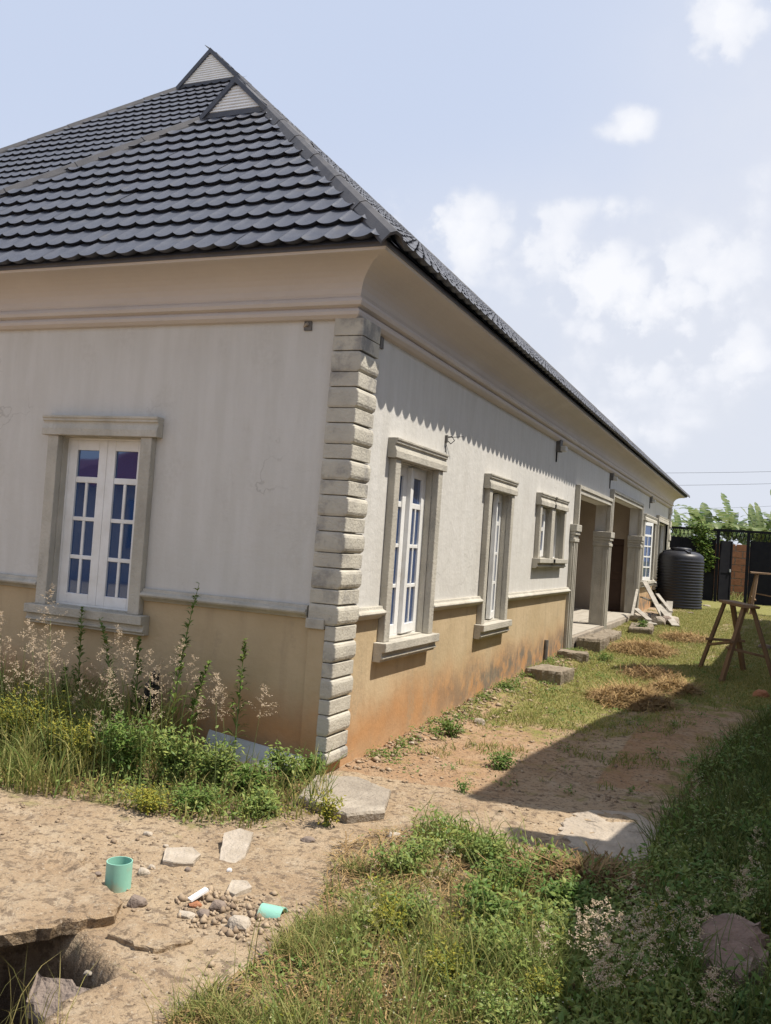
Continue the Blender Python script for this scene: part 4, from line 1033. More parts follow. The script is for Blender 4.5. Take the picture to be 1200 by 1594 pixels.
def slab(name, m, P, th, label, cat, tilt=(0, 0), z=None, nsub=2, group=None, rough=.008, seed=1):
    """broken flat piece: outline P (world x,y), thickness th, uneven edge and top"""
    cx = sum(p[0] for p in P)/len(P); cy = sum(p[1] for p in P)/len(P); R_ = random.Random(seed)
    pts = []
    for i in range(len(P)):
        a = Vector(P[i]); b = Vector(P[(i+1) % len(P)]); n = max(1, int((b-a).length/.035)); 
        for k in range(n):
            q = a.lerp(b, k/n)
            if k: q += Vector((R_.uniform(-1, 1), R_.uniform(-1, 1)))*rough
            pts.append(q)
    z0 = gzs(cx, cy) if z is None else z
    bm = bmesh.new(); top = []; mid = []; bot = []; inn = []
    RN = (.90, .70, .45, .2)
    for q in pts:
        dx, dy = q.x-cx, q.y-cy; zz = dx*tilt[0]+dy*tilt[1]
        top.append(bm.verts.new((dx*.975, dy*.975, zz+th+R_.uniform(-1, 1)*rough*.35)))
        mid.append(bm.verts.new((dx+R_.uniform(-1, 1)*rough*.5, dy+R_.uniform(-1, 1)*rough*.5, zz+th*.82)))
        bot.append(bm.verts.new((dx*.97, dy*.97, zz)))
        inn.append([bm.verts.new((dx*f, dy*f, zz*f+th+rough*1.3*(mnoise.noise(Vector((q.x*f*7+seed, q.y*f*7+dx*f*7, 0)))))) for f in RN])
    n = len(pts); c = bm.verts.new((0, 0, th))
    for i in range(n):
        j = (i+1) % n
        rr = [top]+[[inn[k][r] for k in range(n)] for r in range(len(RN))]
        for r in range(len(RN)): bm.faces.new((rr[r][i], rr[r][j], rr[r+1][j], rr[r+1][i]))
        bm.faces.new((rr[-1][i], rr[-1][j], c)); bm.faces.new((mid[i], mid[j], top[j], top[i])); bm.faces.new((bot[i], bot[j], mid[j], mid[i]))
    bm.faces.new(bot[::-1]); bmesh.ops.recalc_face_normals(bm, faces=bm.faces)
    me = bpy.data.meshes.new(name); bm.to_mesh(me); bm.free(); me.materials.append(m)
    o = bpy.data.objects.new(name, me); o.location = (cx, cy, z0); link(o); return tag(o, label, cat, group)
# septic cover slab and its broken pieces
slab('concrete_slab', m_ground, poly((-260, 1420), (-200, 1330), (0, 1325), (70, 1330), (125, 1345), (150, 1385), (188, 1420), (184, 1436), (120, 1452), (60, 1462), (0, 1472), (-120, 1492)), .060, 'large earth covered concrete cover slab with a broken front edge over the pit', 'slab', rough=.016, seed=3, z=-.010)
a = G(112, 1515)
slab('slab_fragment', m_stone, poly((60, 1478), (148, 1512), (112, 1535), (70, 1518), (44, 1500)), .05, 'dark broken slab fragment slipped into the open pit', 'slab fragment', tilt=(.10, .65), z=-.16, seed=4, rough=.012)
slab('slab_fragment', m_ground, poly((165, 1462), (190, 1436), (262, 1448), (300, 1470), (238, 1488)), .030, 'thin flat slab fragment lying between the pit and the green pipe', 'slab fragment', seed=5, z=gzs(*G(220, 1465)[:2])-.004)
slab('paving_block', m_conc, poly((462, 1252), (492, 1218), (556, 1222), (608, 1243), (598, 1276), (540, 1282)), .075, 'flat pale cement slab lying at the foot of the quoined corner', 'slab', z=gzs(*G(555, 1250)[:2])-.02, seed=6, rough=.005)
a = G(366, 1325); slab('broken_tile', m_stone2, poly((341, 1338), (347, 1310), (372, 1307), (394, 1313), (382, 1336), (362, 1344)), .035, 'pale flat broken block piece standing out on the bare earth right of the green pipe', 'rubble', tilt=(.0, .22), seed=8, rough=.003)
slab('broken_tile', m_stone2, poly((252, 1346), (258, 1326), (300, 1326), (312, 1336), (300, 1350), (268, 1350)), .03, 'dusty flat piece half sunk in earth behind the green pipe', 'rubble', seed=9, rough=.005, z=gzs(*G(280, 1338)[:2])-.012)
slab('broken_tile', m_stone2, poly((352, 1392), (360, 1375), (385, 1376), (392, 1386), (366, 1398)), .022, 'thin pale fragment lying just behind the rubble pieces', 'rubble', seed=10, rough=.003)
slab('cement_patch', m_patch, poly((868, 1292), (890, 1268), (930, 1262), (985, 1268), (1030, 1285), (1060, 1312), (1040, 1338), (985, 1344), (930, 1330), (890, 1320)), .030, 'worn patch of spilled cement on the path, half in shadow', 'cement patch', z=gzs(*G(960, 1300)[:2])-.016, seed=11, rough=.02)
slab('stone_block', m_redstone, poly((1085, 1520), (1090, 1478), (1140, 1468), (1182, 1486), (1195, 1530), (1150, 1556)), .12, 'reddish stone block lying in the shaded weeds at lower right', 'stone', z=gzs(*G(1140, 1515)[:2])-.01, seed=12, rough=.020, tilt=(.05, .12))
ROCKS = [((212, 1408), .042, .75, m_stone, 'dark brown stone in front of the green pipe', 1), ((230, 1298), .028, .5, m_stone2, 'pale stone below the tall weeds above the pipe', 2),
         ((258, 1317), .016, .6, m_stone2, 'small white stone chip on the earth', 3), ((357, 1357), .014, .8, m_gabw, 'tiny white chip near the flat block piece', 4),
         ((316, 1422), .034, .6, m_stone, 'purplish stone among the rubble left of the green cap', 5), ((338, 1412), .034, .8, m_stone, 'upright grey stone in the middle of the rubble', 6),
         ((372, 1440), .058, .62, m_stone2, 'largest pale stone in the rubble beside the green cap', 7), ((290, 1425), .040, .35, m_stone2, 'flat white stone at the left of the rubble', 8),
         ((304, 1409), .030, .4, m_clay, 'reddish brick bit behind the rubble stones', 9), ((152, 1363), .022, .6, m_stone, 'small stone touching the left of the green pipe', 10),
         ((222, 1362), .030, .7, m_stone2, 'stone beside the right of the green pipe', 11), ((236, 1352), .022, .6, m_stone2, 'smaller stone right of the pipe', 12),
         ((143, 1482), .022, .4, m_conc, 'thin chip by the rim of the pit', 13), ((292, 1356), .018, .6, m_stone, 'small dark stone under the sunk piece', 14),
         ((480, 1310), .04, .45, m_stone, 'dark lump of earthy stone left of the flat slab', 15), ((612, 1303), .05, .5, m_stone2, 'dusty stone at the grass edge', 16),
         ((745, 1128), .06, .6, m_stone2, 'pale stone at the foot of the stained wall', 17), ((640, 1165), .03, .6, m_stone2, 'small stone against the wall foot near the corner', 18),
         ((1185, 1085), .10, .6, m_clay, 'reddish rubble lump at the right edge', 19), ((1190, 1010), .11, .6, m_stone, 'dark rubble lump beyond the sawhorse at the right edge', 20),
         ((905, 1002), .10, .5, m_stone2, 'broken block by the porch pilaster', 21), ((1100, 943), .11, .3, m_stone2, 'pale rubble beside the tank base', 22), ((1075, 955), .09, .35, m_stone, 'dark stone in front of the tank', 23)]
for (p, s, hf, m__, lb, sd_) in ROCKS:
    a = G(*p); rock('stone', m__, (a[0], a[1], gzs(a[0], a[1])+s*hf*.45), (s, s*.85, s*hf), sd_, lb, 'stone', 'stones lying on the bare ground', rot=sd_*1.3)
# white plank bit
a = G(306, 1406); o = MB().bar((a[0]-.015, a[1]-.03, .02), (a[0]+.02, a[1]+.04, .05), .028, .010).build('tile_shard', m_gabw); tag(o, 'narrow white tile shard leaning on the rubble', 'tile shard')
# green pipe
a = G(183, 1383); zp = gzs(a[0], a[1])
prof = [(.0545, -.03), (.0545, .118), (.0500, .118), (.0500, -.03)]
o = MB().lathe([(r, z_) for r, z_ in prof], 40, (0, 0), False).build('drain_pipe', m_pvc, None, smooth=True); o.location = (a[0], a[1], zp)
md = o.modifiers.new('edge', 'EDGE_SPLIT'); md.split_angle = RAD(40)
tag(o, 'open stub of green plastic pipe standing upright in the earth', 'pipe')
a = G(424, 1421)
o = MB().lathe([(.046, -.05), (.046, .05), (.042, .05), (.042, -.05)], 32, (0, 0), False).build('pipe_offcut', m_pvc, None, smooth=True)
o.location = (a[0], a[1], gzs(a[0], a[1])-.012); o.rotation_euler = (RAD(90), RAD(8), RAD(95)); md = o.modifiers.new('edge', 'EDGE_SPLIT'); md.split_angle = RAD(40)
tag(o, 'green plastic pipe offcut half buried beside the rubble', 'pipe')
# block steps and broken blocks along the porch
def cblock(x0, y0, x1, y1, z1, label, rot=0, m__=None, z0=None):
    cx, cy = (x0+x1)/2, (y0+y1)/2; zb = gzs(cx, cy)-.03 if z0 is None else z0
    P_ = [Vector((x-cx, y-cy, 0)) for x, y in ((x0, y0), ((x0+x1)/2, y0-.02), (x1, y0+.02), (x1+.01, (y0+y1)/2), (x1-.02, y1), (x0, y1))]
    P_ = [tuple((Matrix.Rotation(rot, 3, 'Z') @ v)[:2]) for v in P_]
    return slab('concrete_block', m__ or m_block, [(p[0]+cx, p[1]+cy) for p in P_], z1-zb, label, 'concrete block', z=zb, group='blocks laid along the porch', rough=.013, seed=int(abs(cy*10)), tilt=(random.uniform(-.06, .06), random.uniform(-.04, .04)))
a = G(850, 1062)
cblock(a[0]-.20, a[1]-.10, a[0]+.22, a[1]+.42, gzs(a[0], a[1])+.13, 'nearest concrete block step, below the small high window', RAD(-8))
a = G(890, 1030); cblock(a[0]-.2, a[1]-.1, a[0]+.18, a[1]+.35, gzs(a[0], a[1])+.09, 'second block of the row, sunk before the porch pilaster', RAD(6))
cblock(.08, 8.0, .42, 9.3, .33, 'long rough block forming the step of the nearer porch opening', RAD(2)); cblock(.10, 9.45, .40, 10.4, .30, 'shorter block at the foot of the middle pillar', RAD(-3))
cblock(.35, 11.3, .75, 12.3, gzs(.5, 11.8)+.10, 'flat block in the grass below the farther porch opening', RAD(5))
# heap of broken boards and branches by the far window
BD = [((.25, 14.6, .35), (.62, 13.0, .30), .16, 'long pale board sloping down off the scrap heap'), ((.18, 15.0, 1.05), (.70, 13.9, .42), .10, 'board leaning on the wall above the scrap heap'), ((.55, 14.5, .62), (1.02, 13.2, .30), .15, 'white board sliding off the right of the scrap heap'),
      ((.2, 14.4, .75), (.75, 14.9, .55), .11, 'short board lying across the top of the scrap heap'), ((.15, 14.0, .52), (.5, 13.4, .35), .12, 'broken board at the left of the scrap heap'), ((.45, 15.0, .82), (.85, 14.0, .52), .07, 'thin batten standing out of the scrap heap'), ((.12, 14.3, .9), (.20, 13.1, .42), .05, 'narrow stick poking left from the scrap heap'), ((.75, 14.6, .70), (.78, 14.2, .40), .13, 'stump of board upright at the back of the heap')]
for (p, q, w_, lb) in BD:
    o = MB().bar(p, q, w_, .025).build('scrap_board', m_wood2); tag(o, lb, 'board', 'scrap boards heaped by the far window')
for k in range(7):
    rock('rubble', [m_stone2, m_conc, m_stone][k % 3], (.25+.11*k, 13.3+random.uniform(0, 1.3), gzs(.4, 13.8)+.08), (.16, .14, .11), 60+k, 'lump of rubble under the scrap boards by the far window', 'rubble', 'rubble under the scrap boards')
# zinc sheet leaning along the foot of the shaded wall, black polythene
o = MB().add([(-.83, -.13, .05), (-.10, -.13, .0), (-.10, -.06, .115), (-.83, -.06, .19), (-.83, -.137, .05), (-.10, -.137, .0), (-.10, -.067, .115), (-.83, -.067, .19)], [(0, 1, 2, 3), (7, 6, 5, 4), (0, 4, 5, 1), (2, 6, 7, 3), (0, 3, 7, 4), (1, 5, 6, 2)]).build('metal_sheet', m_zinc)
tag(o, 'pale grey metal sheet leaning along the foot of the shaded wall behind the weeds', 'metal sheet')
R_ = random.Random(5)
bmx = bmesh.new(); bmesh.ops.create_icosphere(bmx, subdivisions=3, radius=1)
for v in bmx.verts:
    p = v.co*2.3; v.co *= .8+.5*mnoise.noise(p)+.25*mnoise.noise(p*2.7); v.co = Vector((v.co.x*.055, v.co.y*.05, v.co.z*.20))
me = bpy.data.meshes.new('polythene_bag'); bmx.to_mesh(me); bmx.free(); me.materials.append(m_black)
o = bpy.data.objects.new('polythene_bag', me); o.location = (-1.17, -.30, .40); o.rotation_euler = (.1, .30, 0); link(o); tag(o, 'crumpled black polythene bag caught in the tall weeds', 'bag')

# ---------------------------------------------------------------- unseen building added to shade the path; neighbouring house reflected in the panes
nb_ = thing('shade_building', 'unseen plastered building added right of the path, stepped roofline shaped to cast its shade', 'building', (4.5, 0, 0))
SHADE_PROF = [(-9, -.3), (-9, 2.7), (-2.1, 2.85), (-1.1, 3.15), (-.26, 3.36), (-.18, 4.0), (.05, 4.2), (.06, 3.10), (.56, 2.95), (.57, 4.95), (1.3, 4.84), (1.75, 4.88), (3.92, 4.42), (5.6, 3.40), (6.95, 3.25), (7.1, 5.4), (7.6, 5.2), (8.2, 4.0), (8.4, 3.1), (12, 2.9), (17, 2.9), (17, -.3)]  # stepped outline worked back from the shade edge on the ground
MB().prism(SHADE_PROF, 0, 3.42, 3.60).build('wall', m_neigh, nb_)
MB().box((3.60, -8.9, -.3), (9, 16.9, 2.7)).build('rear_block', m_neigh, nb_)
n2 = thing('neighbour_house', 'low neighbouring house with maroon roof across the yard behind the viewer', 'house', (-7, -16, 0))
MB().box((-16, -19, -.2), (-1.5, -13, 2.7)).build('wall', m_neigh, n2)
rf = MB().add([(-16.6, -12.4, 2.5), (-.9, -12.4, 2.5), (-3.5, -16, 3.7), (-14, -16, 3.7), (-16.6, -19.6, 2.5), (-.9, -19.6, 2.5)], [(0, 1, 2, 3), (5, 4, 3, 2), (1, 5, 2), (4, 0, 3), (0, 4, 5, 1)]).build('roof', m_redroof, n2)
m_ = MB()
for k in range(48): x_ = -14+k*.22; m_.bar((x_, -12.4, 2.52), (x_, -16, 3.72), .05, .04)
m_.build('roof_ribs', m_redroof, rf)
MB().box((-12, -12.99, .9), (-10.6, -12.95, 2.1)).box((-7, -12.99, .9), (-5.6, -12.95, 2.1)).build('window', m_glass, n2)

# ---------------------------------------------------------------- vegetation
def sample(P, n, rg=rng):
    xs = [p[0] for p in P]; ys = [p[1] for p in P]; x = rg.uniform(min(xs), max(xs), n); y = rg.uniform(min(ys), max(ys), n)
    k = inpoly(P, x, y); return x[k], y[k]
def clumped(P, n, scale, thr, seed):
    x, y = sample(P, n); k = fbm(x, y, scale, 3, seed) > thr+rng.normal(0, .06, len(x)); return x[k], y[k]
def blades(x, y, h, wd, lean, tint, z=None, rg=rng):
    """curved grass blades: 4 pairs narrowing to a tip"""
    n = len(x); z = gz(x, y)-.008 if z is None else z
    a = rg.uniform(0, 2*np.pi, n); b = rg.uniform(0, 2*np.pi, n)
    d = np.stack([np.cos(a), np.sin(a)], -1); s = np.stack([np.cos(b), np.sin(b)], -1)
    rows = []
    for t in (0, .38, .72):
        off = lean*h*t**1.8
        px = x+d[:, 0]*off; py = y+d[:, 1]*off; pz = z+h*(t-.22*lean*t**2)
        w = wd*(1-.55*t)*.5
        rows += [np.stack([px-s[:, 0]*w, py-s[:, 1]*w, pz], -1), np.stack([px+s[:, 0]*w, py+s[:, 1]*w, pz], -1)]
    off = lean*h*1.05; rows.append(np.stack([x+d[:, 0]*off, y+d[:, 1]*off, z+h*(1-.35*lean)], -1))
    V = np.stack(rows, 1).reshape(-1, 3); o = (np.arange(n)*7)[:, None]
    F = np.concatenate([o+[0, 1, 3], o+[0, 3, 2], o+[2, 3, 5], o+[2, 5, 4], o+[4, 5, 6]])
    return V, F, np.repeat(tint, 7)
class Batch:
    def __init__(s): s.V = []; s.F = []; s.t = []; s.n = 0
    def add(s, V, F, t): s.V.append(V); s.F.append(F+s.n); s.t.append(t); s.n += len(V); return s
    def build(s, name, m, parent=None): return np_mesh(name, np.concatenate(s.V), np.concatenate(s.F), m, np.concatenate(s.t), parent)
U = rng.uniform
STONE = poly((1080, 1465), (1190, 1470), (1200, 1568), (1090, 1568))
def avoid(x, y, bald=True):
    k = ~inpoly(HOLE, x, y)
    k &= ~inpoly(STONE, x, y)
    if bald: k &= ~((y < .4) & (x > .35) & (x < 2.1) & (fbm(x, y, 2.1, 4, 77)+rng.normal(0, .03, np.shape(x)) < .42))
    k &= ~((x < .02) & (y > -.05))
    return k
def addblades(bt, xy, h, wd, lean, tint):
    x, y = xy; k = avoid(x, y); x = x[k]; y = y[k]; n = len(x)
    bt.add(*blades(x, y, U(*h, n), U(*wd, n), U(*lean, n), np.clip(U(*tint, n), 0, 1)))
# tall grass along the shaded wall
def near_wall(P, n, pw):
    x, y = sample(P, n); return x, y
bt = Batch()
x, y = clumped(P_tall, 17000, 3.0, .40, 20); hh = np.where(x < -1.0, U(.22, .60, len(x)), U(.10, .28, len(x)))*np.clip(.45+.7*(1-np.abs(y+.35)/1.0), .22, 1.1); kk = (x < -1.0) | (U(0, 1, len(x)) < .45); x, y, hh = x[kk], y[kk], hh[kk]
bt.add(*blades(x, y, hh, U(.005, .010, len(x)), U(.1, .8, len(x)), np.clip(rng.normal(.42, .28, len(x)), 0, 1)))
o = bt.build('tall_grass', m_grassA); tag(o, 'tall green and yellowing grass along the foot of the shaded wall', 'grass', kind='stuff')
# foreground grass
bt = Batch()
addblades(bt, clumped(P_fg, 62000, 2.8, .48, 21), (.04, .14), (.003, .007), (.2, 1.0), (.0, .8))
addblades(bt, clumped(P_fg, 12000, 3.2, .54, 22), (.12, .24), (.004, .007), (.2, .8), (.0, .5))
addblades(bt, clumped(P_fg, 5200, 1.6, .48, 26), (.18, .34), (.004, .0075), (.2, .9), (.0, .6))
addblades(bt, clumped(P_fg2, 26000, 3.2, .50, 23), (.04, .14), (.003, .006), (.3, 1.0), (.0, .8))
o = bt.build('foreground_grass', m_grassA); tag(o, 'mixed green and yellow grass covering the foreground', 'grass', kind='stuff')
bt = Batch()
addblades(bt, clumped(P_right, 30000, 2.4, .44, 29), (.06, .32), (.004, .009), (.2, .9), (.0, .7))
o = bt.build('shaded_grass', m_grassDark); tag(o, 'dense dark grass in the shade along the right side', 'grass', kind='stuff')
# lawn
bt = Batch()
def smp(A, x, y):
    i = np.clip(np.searchsorted(gx, x)-1, 0, nxx-1); j = np.clip(np.searchsorted(gy, y)-1, 0, nyy-1); return A[j, i]
x, y = U(.05, 3.3, 190000), U(.6, 23.5, 190000); pr_ = smp(sL1+.9*sL2, x, y); k = pr_*1.15+.10 > U(0, 1, len(x))*.55+fbm(x, y, 2.6, 4, 24)*1.15-.18; x, y = x[k], y[k]
addblades(bt, (x, y), (.015, .060), (.005, .012), (.3, 1.1), (.15, 1.0))
x, y = U(.05, 3.3, 60000), U(.6, 14, 60000); k = (fbm(x, y, 3.2, 3, 33) > .62) & (smp(sL1+sL2, x, y) < .8); addblades(bt, (x[k], y[k]), (.02, .09), (.004, .009), (.3, 1), (.0, .8))
x, y = U(-12, 12, 9000), U(24.6, 33, 9000); addblades(bt, (x, y), (.1, .4), (.02, .03), (.3, .8), (.1, .8))
o = bt.build('short_grass', m_grassA); tag(o, 'short yellow green grass on the path towards the gate', 'grass', kind='stuff')
bl_x = []; bl_y = []
for q in range(150):
    cx_, cy_ = random.uniform(.1, 2.6), random.uniform(.2, 9); m_n = random.randint(8, 40); r_ = random.uniform(.015, .06)
    bl_x.append(rng.normal(cx_, r_, m_n)); bl_y.append(rng.normal(cy_, r_, m_n))
for q in range(110):
    cx_, cy_ = abs(random.gauss(.05, .12))+.03, random.uniform(.6, 9); m_n = random.randint(10, 50); r_ = random.uniform(.02, .06)
    bl_x.append(rng.normal(cx_, r_, m_n)); bl_y.append(rng.normal(cy_, r_, m_n))
x = np.concatenate(bl_x); y = np.concatenate(bl_y); k = avoid(x, y); x = x[k]; y = y[k]
V, F, t = leaf_cloud(np.stack([x, y, gz(x, y)+U(.0, .045, len(x))], -1), U(.014, .036, len(x)), np.clip(rng.normal(.45, .35, len(x)), 0, 1), aspect=.45)
tag(np_mesh('seedlings', V, F, m_leafA, t), 'small seedlings and sprigs dotted over the sandy path', 'ground cover', kind='stuff')
# broad leaf ground cover in the foreground, with tiny pale florets
def cover(P, n, thr, sd_, hz, size, name, m, label, sc_=2.5):
    x, y = clumped(P, n, sc_, thr, sd_); k = avoid(x, y); x = x[k]; y = y[k]; z = gz(x, y)+U(.0, 1, len(x))**1.2*hz*(.5+fbm(x, y, 3, 2, sd_+3))
    V, F, t = leaf_cloud(np.stack([x, y, z], -1), U(*size, len(x)), np.clip(rng.normal(.4, .3, len(x)), 0, 1), aspect=.5)
    o = np_mesh(name, V, F, m, t); return tag(o, label, 'ground cover', kind='stuff')
cover(P_fg, 62000, .48, 41, .12, (.014, .045), 'ground_cover', m_leafB, 'low leafy weeds spreading through the foreground grass')
cover(P_fg, 22000, .54, 44, .10, (.010, .026), 'yellowing_cover', m_leafY, 'yellowing small leaved weeds in the foreground')
cover(P_fg2, 9000, .52, 58, .05, (.012, .032), 'sprigs', m_leafB, 'small green sprigs at the edge of the sandy earth in the foreground', 3.5)
cover(P_tall, 15000, .44, 55, .09, (.014, .036), 'creeping_cover', m_leafB, 'low creeping weeds at the front of the tall grass by the wall', 3.0)
cover(P_tall, 7000, .50, 57, .06, (.010, .026), 'yellow_creeper', m_leafY, 'yellow brown creeping weeds along the edge of the bare earth', 3.0)
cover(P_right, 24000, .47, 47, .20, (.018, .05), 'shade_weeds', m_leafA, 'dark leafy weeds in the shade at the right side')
x, y = clumped(P_right, 4500, 2.5, .50, 51); x2, y2 = clumped(P_fg, 6000, 2.5, .50, 52); x = np.r_[x, x2]; y = np.r_[y, y2]
V, F, t = leaf_cloud(np.stack([x, y, gz(x, y)+U(.06, .24, len(x))*np.where(np.arange(len(x)) < len(x)-len(x2), 1, .55)], -1), U(.004, .009, len(x)), U(0, 1, len(x)), aspect=.9)
tag(np_mesh('tiny_florets', V, F, m_flower, t), 'tiny pale florets dotted over the weeds at lower right', 'flowers', kind='stuff')
# straw litter and pebbles
def straws(x, y, z, L, tint, wd=.0035, flat=.25):
    n = len(x); a = U(0, 2*np.pi, n); el = rng.normal(0, flat, n)
    d = np.stack([np.cos(a)*np.cos(el), np.sin(a)*np.cos(el), np.sin(el)], -1); s = np.stack([-np.sin(a), np.cos(a), np.zeros(n)], -1)
    p = np.stack([x, y, z], -1); w = wd*U(.6, 1.4, n)[:, None]; bow = np.zeros((n, 3)); bow[:, 2] = U(0, .12, n)*L; bow += s*(U(-.12, .12, n)*L)[:, None]
    A = p-d*L[:, None]/2; B = p+bow; D = p+d*L[:, None]/2
    V = np.stack([A-s*w, A+s*w, B-s*w, B+s*w, D-s*w*.4, D+s*w*.4], 1).reshape(-1, 3); o = (np.arange(n)*6)[:, None]
    F = np.concatenate([o+[0, 1, 3], o+[0, 3, 2], o+[2, 3, 5], o+[2, 5, 4]]); return V, F, np.repeat(tint, 6)
x, y = clumped(P_fg, 16000, 2.0, .40, 61); x2, y2 = sample(np.array(P_fg2).tolist(), 3500); x3, y3 = clumped(P_tall, 8000, 3, .5, 63); x = np.r_[x, x2, x3]; y = np.r_[y, y2, y3]; k = avoid(x, y, False); x = x[k]; y = y[k]
V, F, t = straws(x, y, gz(x, y)+U(.002, .035, len(x)), U(.04, .16, len(x)), U(0, 1, len(x)), .0022)
tag(np_mesh('dry_litter', V, F, m_straw, t), 'dry dead grass stalks scattered on the foreground earth', 'litter', kind='stuff')
BARE = poly((-100, 1640), (-200, 1240), (500, 1270), (620, 1180), (840, 1060), (1050, 960), (1100, 1000), (1000, 1300), (640, 1320), (520, 1480), (300, 1640))
x, y = sample(BARE, 26000); k = avoid(x, y) & (fbm(x, y, 2.5, 3, 71) > .42); x = x[k]; y = y[k]
n = len(x); sz = np.exp(rng.normal(-5.35, .6, n)); sz = np.clip(sz, .002, .022)
oc = np.array([[1, 0, 0], [-1, 0, 0], [0, 1, 0], [0, -1, 0], [0, 0, .8], [0, 0, -.5]]); of = np.array([[0, 2, 4], [2, 1, 4], [1, 3, 4], [3, 0, 4], [2, 0, 5], [1, 2, 5], [3, 1, 5], [0, 3, 5]])
V = (oc[None]*sz[:, None, None]*U(.6, 1.25, (n, 6, 1))); an = U(0, 6.28, n); ca, sa = np.cos(an)[:, None], np.sin(an)[:, None]
V = np.stack([V[..., 0]*ca-V[..., 1]*sa, V[..., 0]*sa+V[..., 1]*ca, V[..., 2]], -1)+np.stack([x, y, gz(x, y)+sz*.2], -1)[:, None]
F = (of[None]+(np.arange(n)*6)[:, None, None]).reshape(-1, 3)
x4 = np.abs(rng.normal(.04, .22, 2600))+.02; y4 = U(.3, 9.5, 2600); s4 = np.clip(np.exp(rng.normal(-4.75, .65, 2600)), .004, .045)
V4 = (oc[None]*s4[:, None, None]*U(.55, 1.3, (2600, 6, 1))); V4[..., 2] *= .7; V4 = V4+np.stack([x4, y4, gz(x4, y4)+s4*.2], -1)[:, None]
xr, yr_ = sample(poly((270, 1400), (330, 1385), (420, 1400), (440, 1440), (380, 1462), (290, 1448)), 420); sr = np.clip(np.exp(rng.normal(-4.6, .5, len(xr))), .004, .024)
VR = (oc[None]*sr[:, None, None]*U(.5, 1.4, (len(xr), 6, 1))); VR = VR+np.stack([xr, yr_, gz(xr, yr_)+sr*.25], -1)[:, None]
V = np.concatenate([V, V4, VR]); n = len(V); F = (of[None]+(np.arange(n)*6)[:, None, None]).reshape(-1, 3)
m_peb = leafmat('pebble', (.40, .31, .215), (.20, .145, .10), .95, 0.0)
tag(np_mesh('gravel', V.reshape(-1, 3), F, m_peb, np.repeat(U(0, 1, n), 6)), 'pebbles and crumbs of earth over the bare ground', 'gravel', kind='stuff')

# straw heaps on the lawn
def heap(p, rx, ry, h, n, label, dark=0.0):
    a = G(*p); r = U(0, 1, n)**.75*(.8+.4*vnoise(np.arange(n)*.0, U(0, 1, n)*6, 1.0, 3)); th = U(0, 2*np.pi, n); x = a[0]+r*rx*np.cos(th); y = a[1]+r*ry*np.sin(th)
    z = gz(x, y)+1.0*h*(1-r**2)*U(.1, 1, n)+.006
    V, F, t = straws(x, y, z, U(.10, .40, n), np.clip(U(0, .9, n)+dark, 0, 1), .0038, .33)
    o = np_mesh('straw_heap', V-np.array([a[0], a[1], 0]), F, m_straw, t); o.location = (a[0], a[1], 0); tag(o, label, 'straw heap', 'heaps of cut dry grass')
heap((980, 1092), .42, .50, .10, 3200, 'golden heap of cut dry grass in the sun, in front of the sawhorse')
heap((1050, 1075), .28, .45, .07, 1500, 'small straw heap at the edge of the shade beside the sawhorse')
heap((1000, 1014), .50, .75, .10, 3000, 'second straw heap farther up the path')
heap((1065, 995), .45, .7, .06, 1800, 'thin spread of straw between the heaps and the tank')
heap((900, 1388), .36, .22, .08, 2600, 'dark heap of cut grass in the foreground shade', .4)  # straw tinted darkest of the heaps
heap((1010, 1050), .35, .5, .05, 1200, 'low straw patch between the two golden heaps', .25)

# bushes at the foot of the wall: each a thing with stems and foliage
def bush(x, y, r, h, n, size, m, label, seed):
    rg = np.random.default_rng(seed); z0 = gzs(x, y)
    t = thing('weed_bush', label, 'weed', (x, y, z0), 'leafy weeds along the shaded wall')
    st = MB(); P = []
    for k in range(max(7, int(n/45))):
        a = rg.uniform(0, 6.28); rr = r*rg.uniform(.2, 1); hh_ = h*rg.uniform(.5, 1)
        p0 = Vector((x+rg.normal(0, r*.25), y+rg.normal(0, r*.2), z0)); p1 = Vector((x+rr*math.cos(a), min(y+rr*math.sin(a)*.8, -.05 if x < .0 else 99), z0+hh_)); pm = p0.lerp(p1, .5)+Vector((0, 0, hh_*.15))
        st.tube([tuple(p0), tuple(pm), tuple(p1)], [.005, .004, .002], 4, False)
        m_n = int(n/max(7, int(n/45)))
        for s in rg.uniform(.25, 1.02, m_n):
            c = p0.lerp(pm, s*2) if s < .5 else pm.lerp(p1, s*2-1); P.append(np.array(c)+rg.normal(0, .018+size*.25, 3))
    P = np.array(P); P[:, 1] = np.where((P[:, 0] < .05) & (P[:, 1] > -.04), -.04, P[:, 1]); P[:, 2] = np.maximum(P[:, 2], z0)
    V, F, tt = leaf_cloud(P, rg.uniform(size*.5, size*1.2, len(P)), np.clip(rg.normal(.4, .3, len(P)), 0, 1), aspect=.48, rg=rg)
    np_mesh('foliage', V, F, m, tt, parent=t); st.build('stems', m_stem, t)
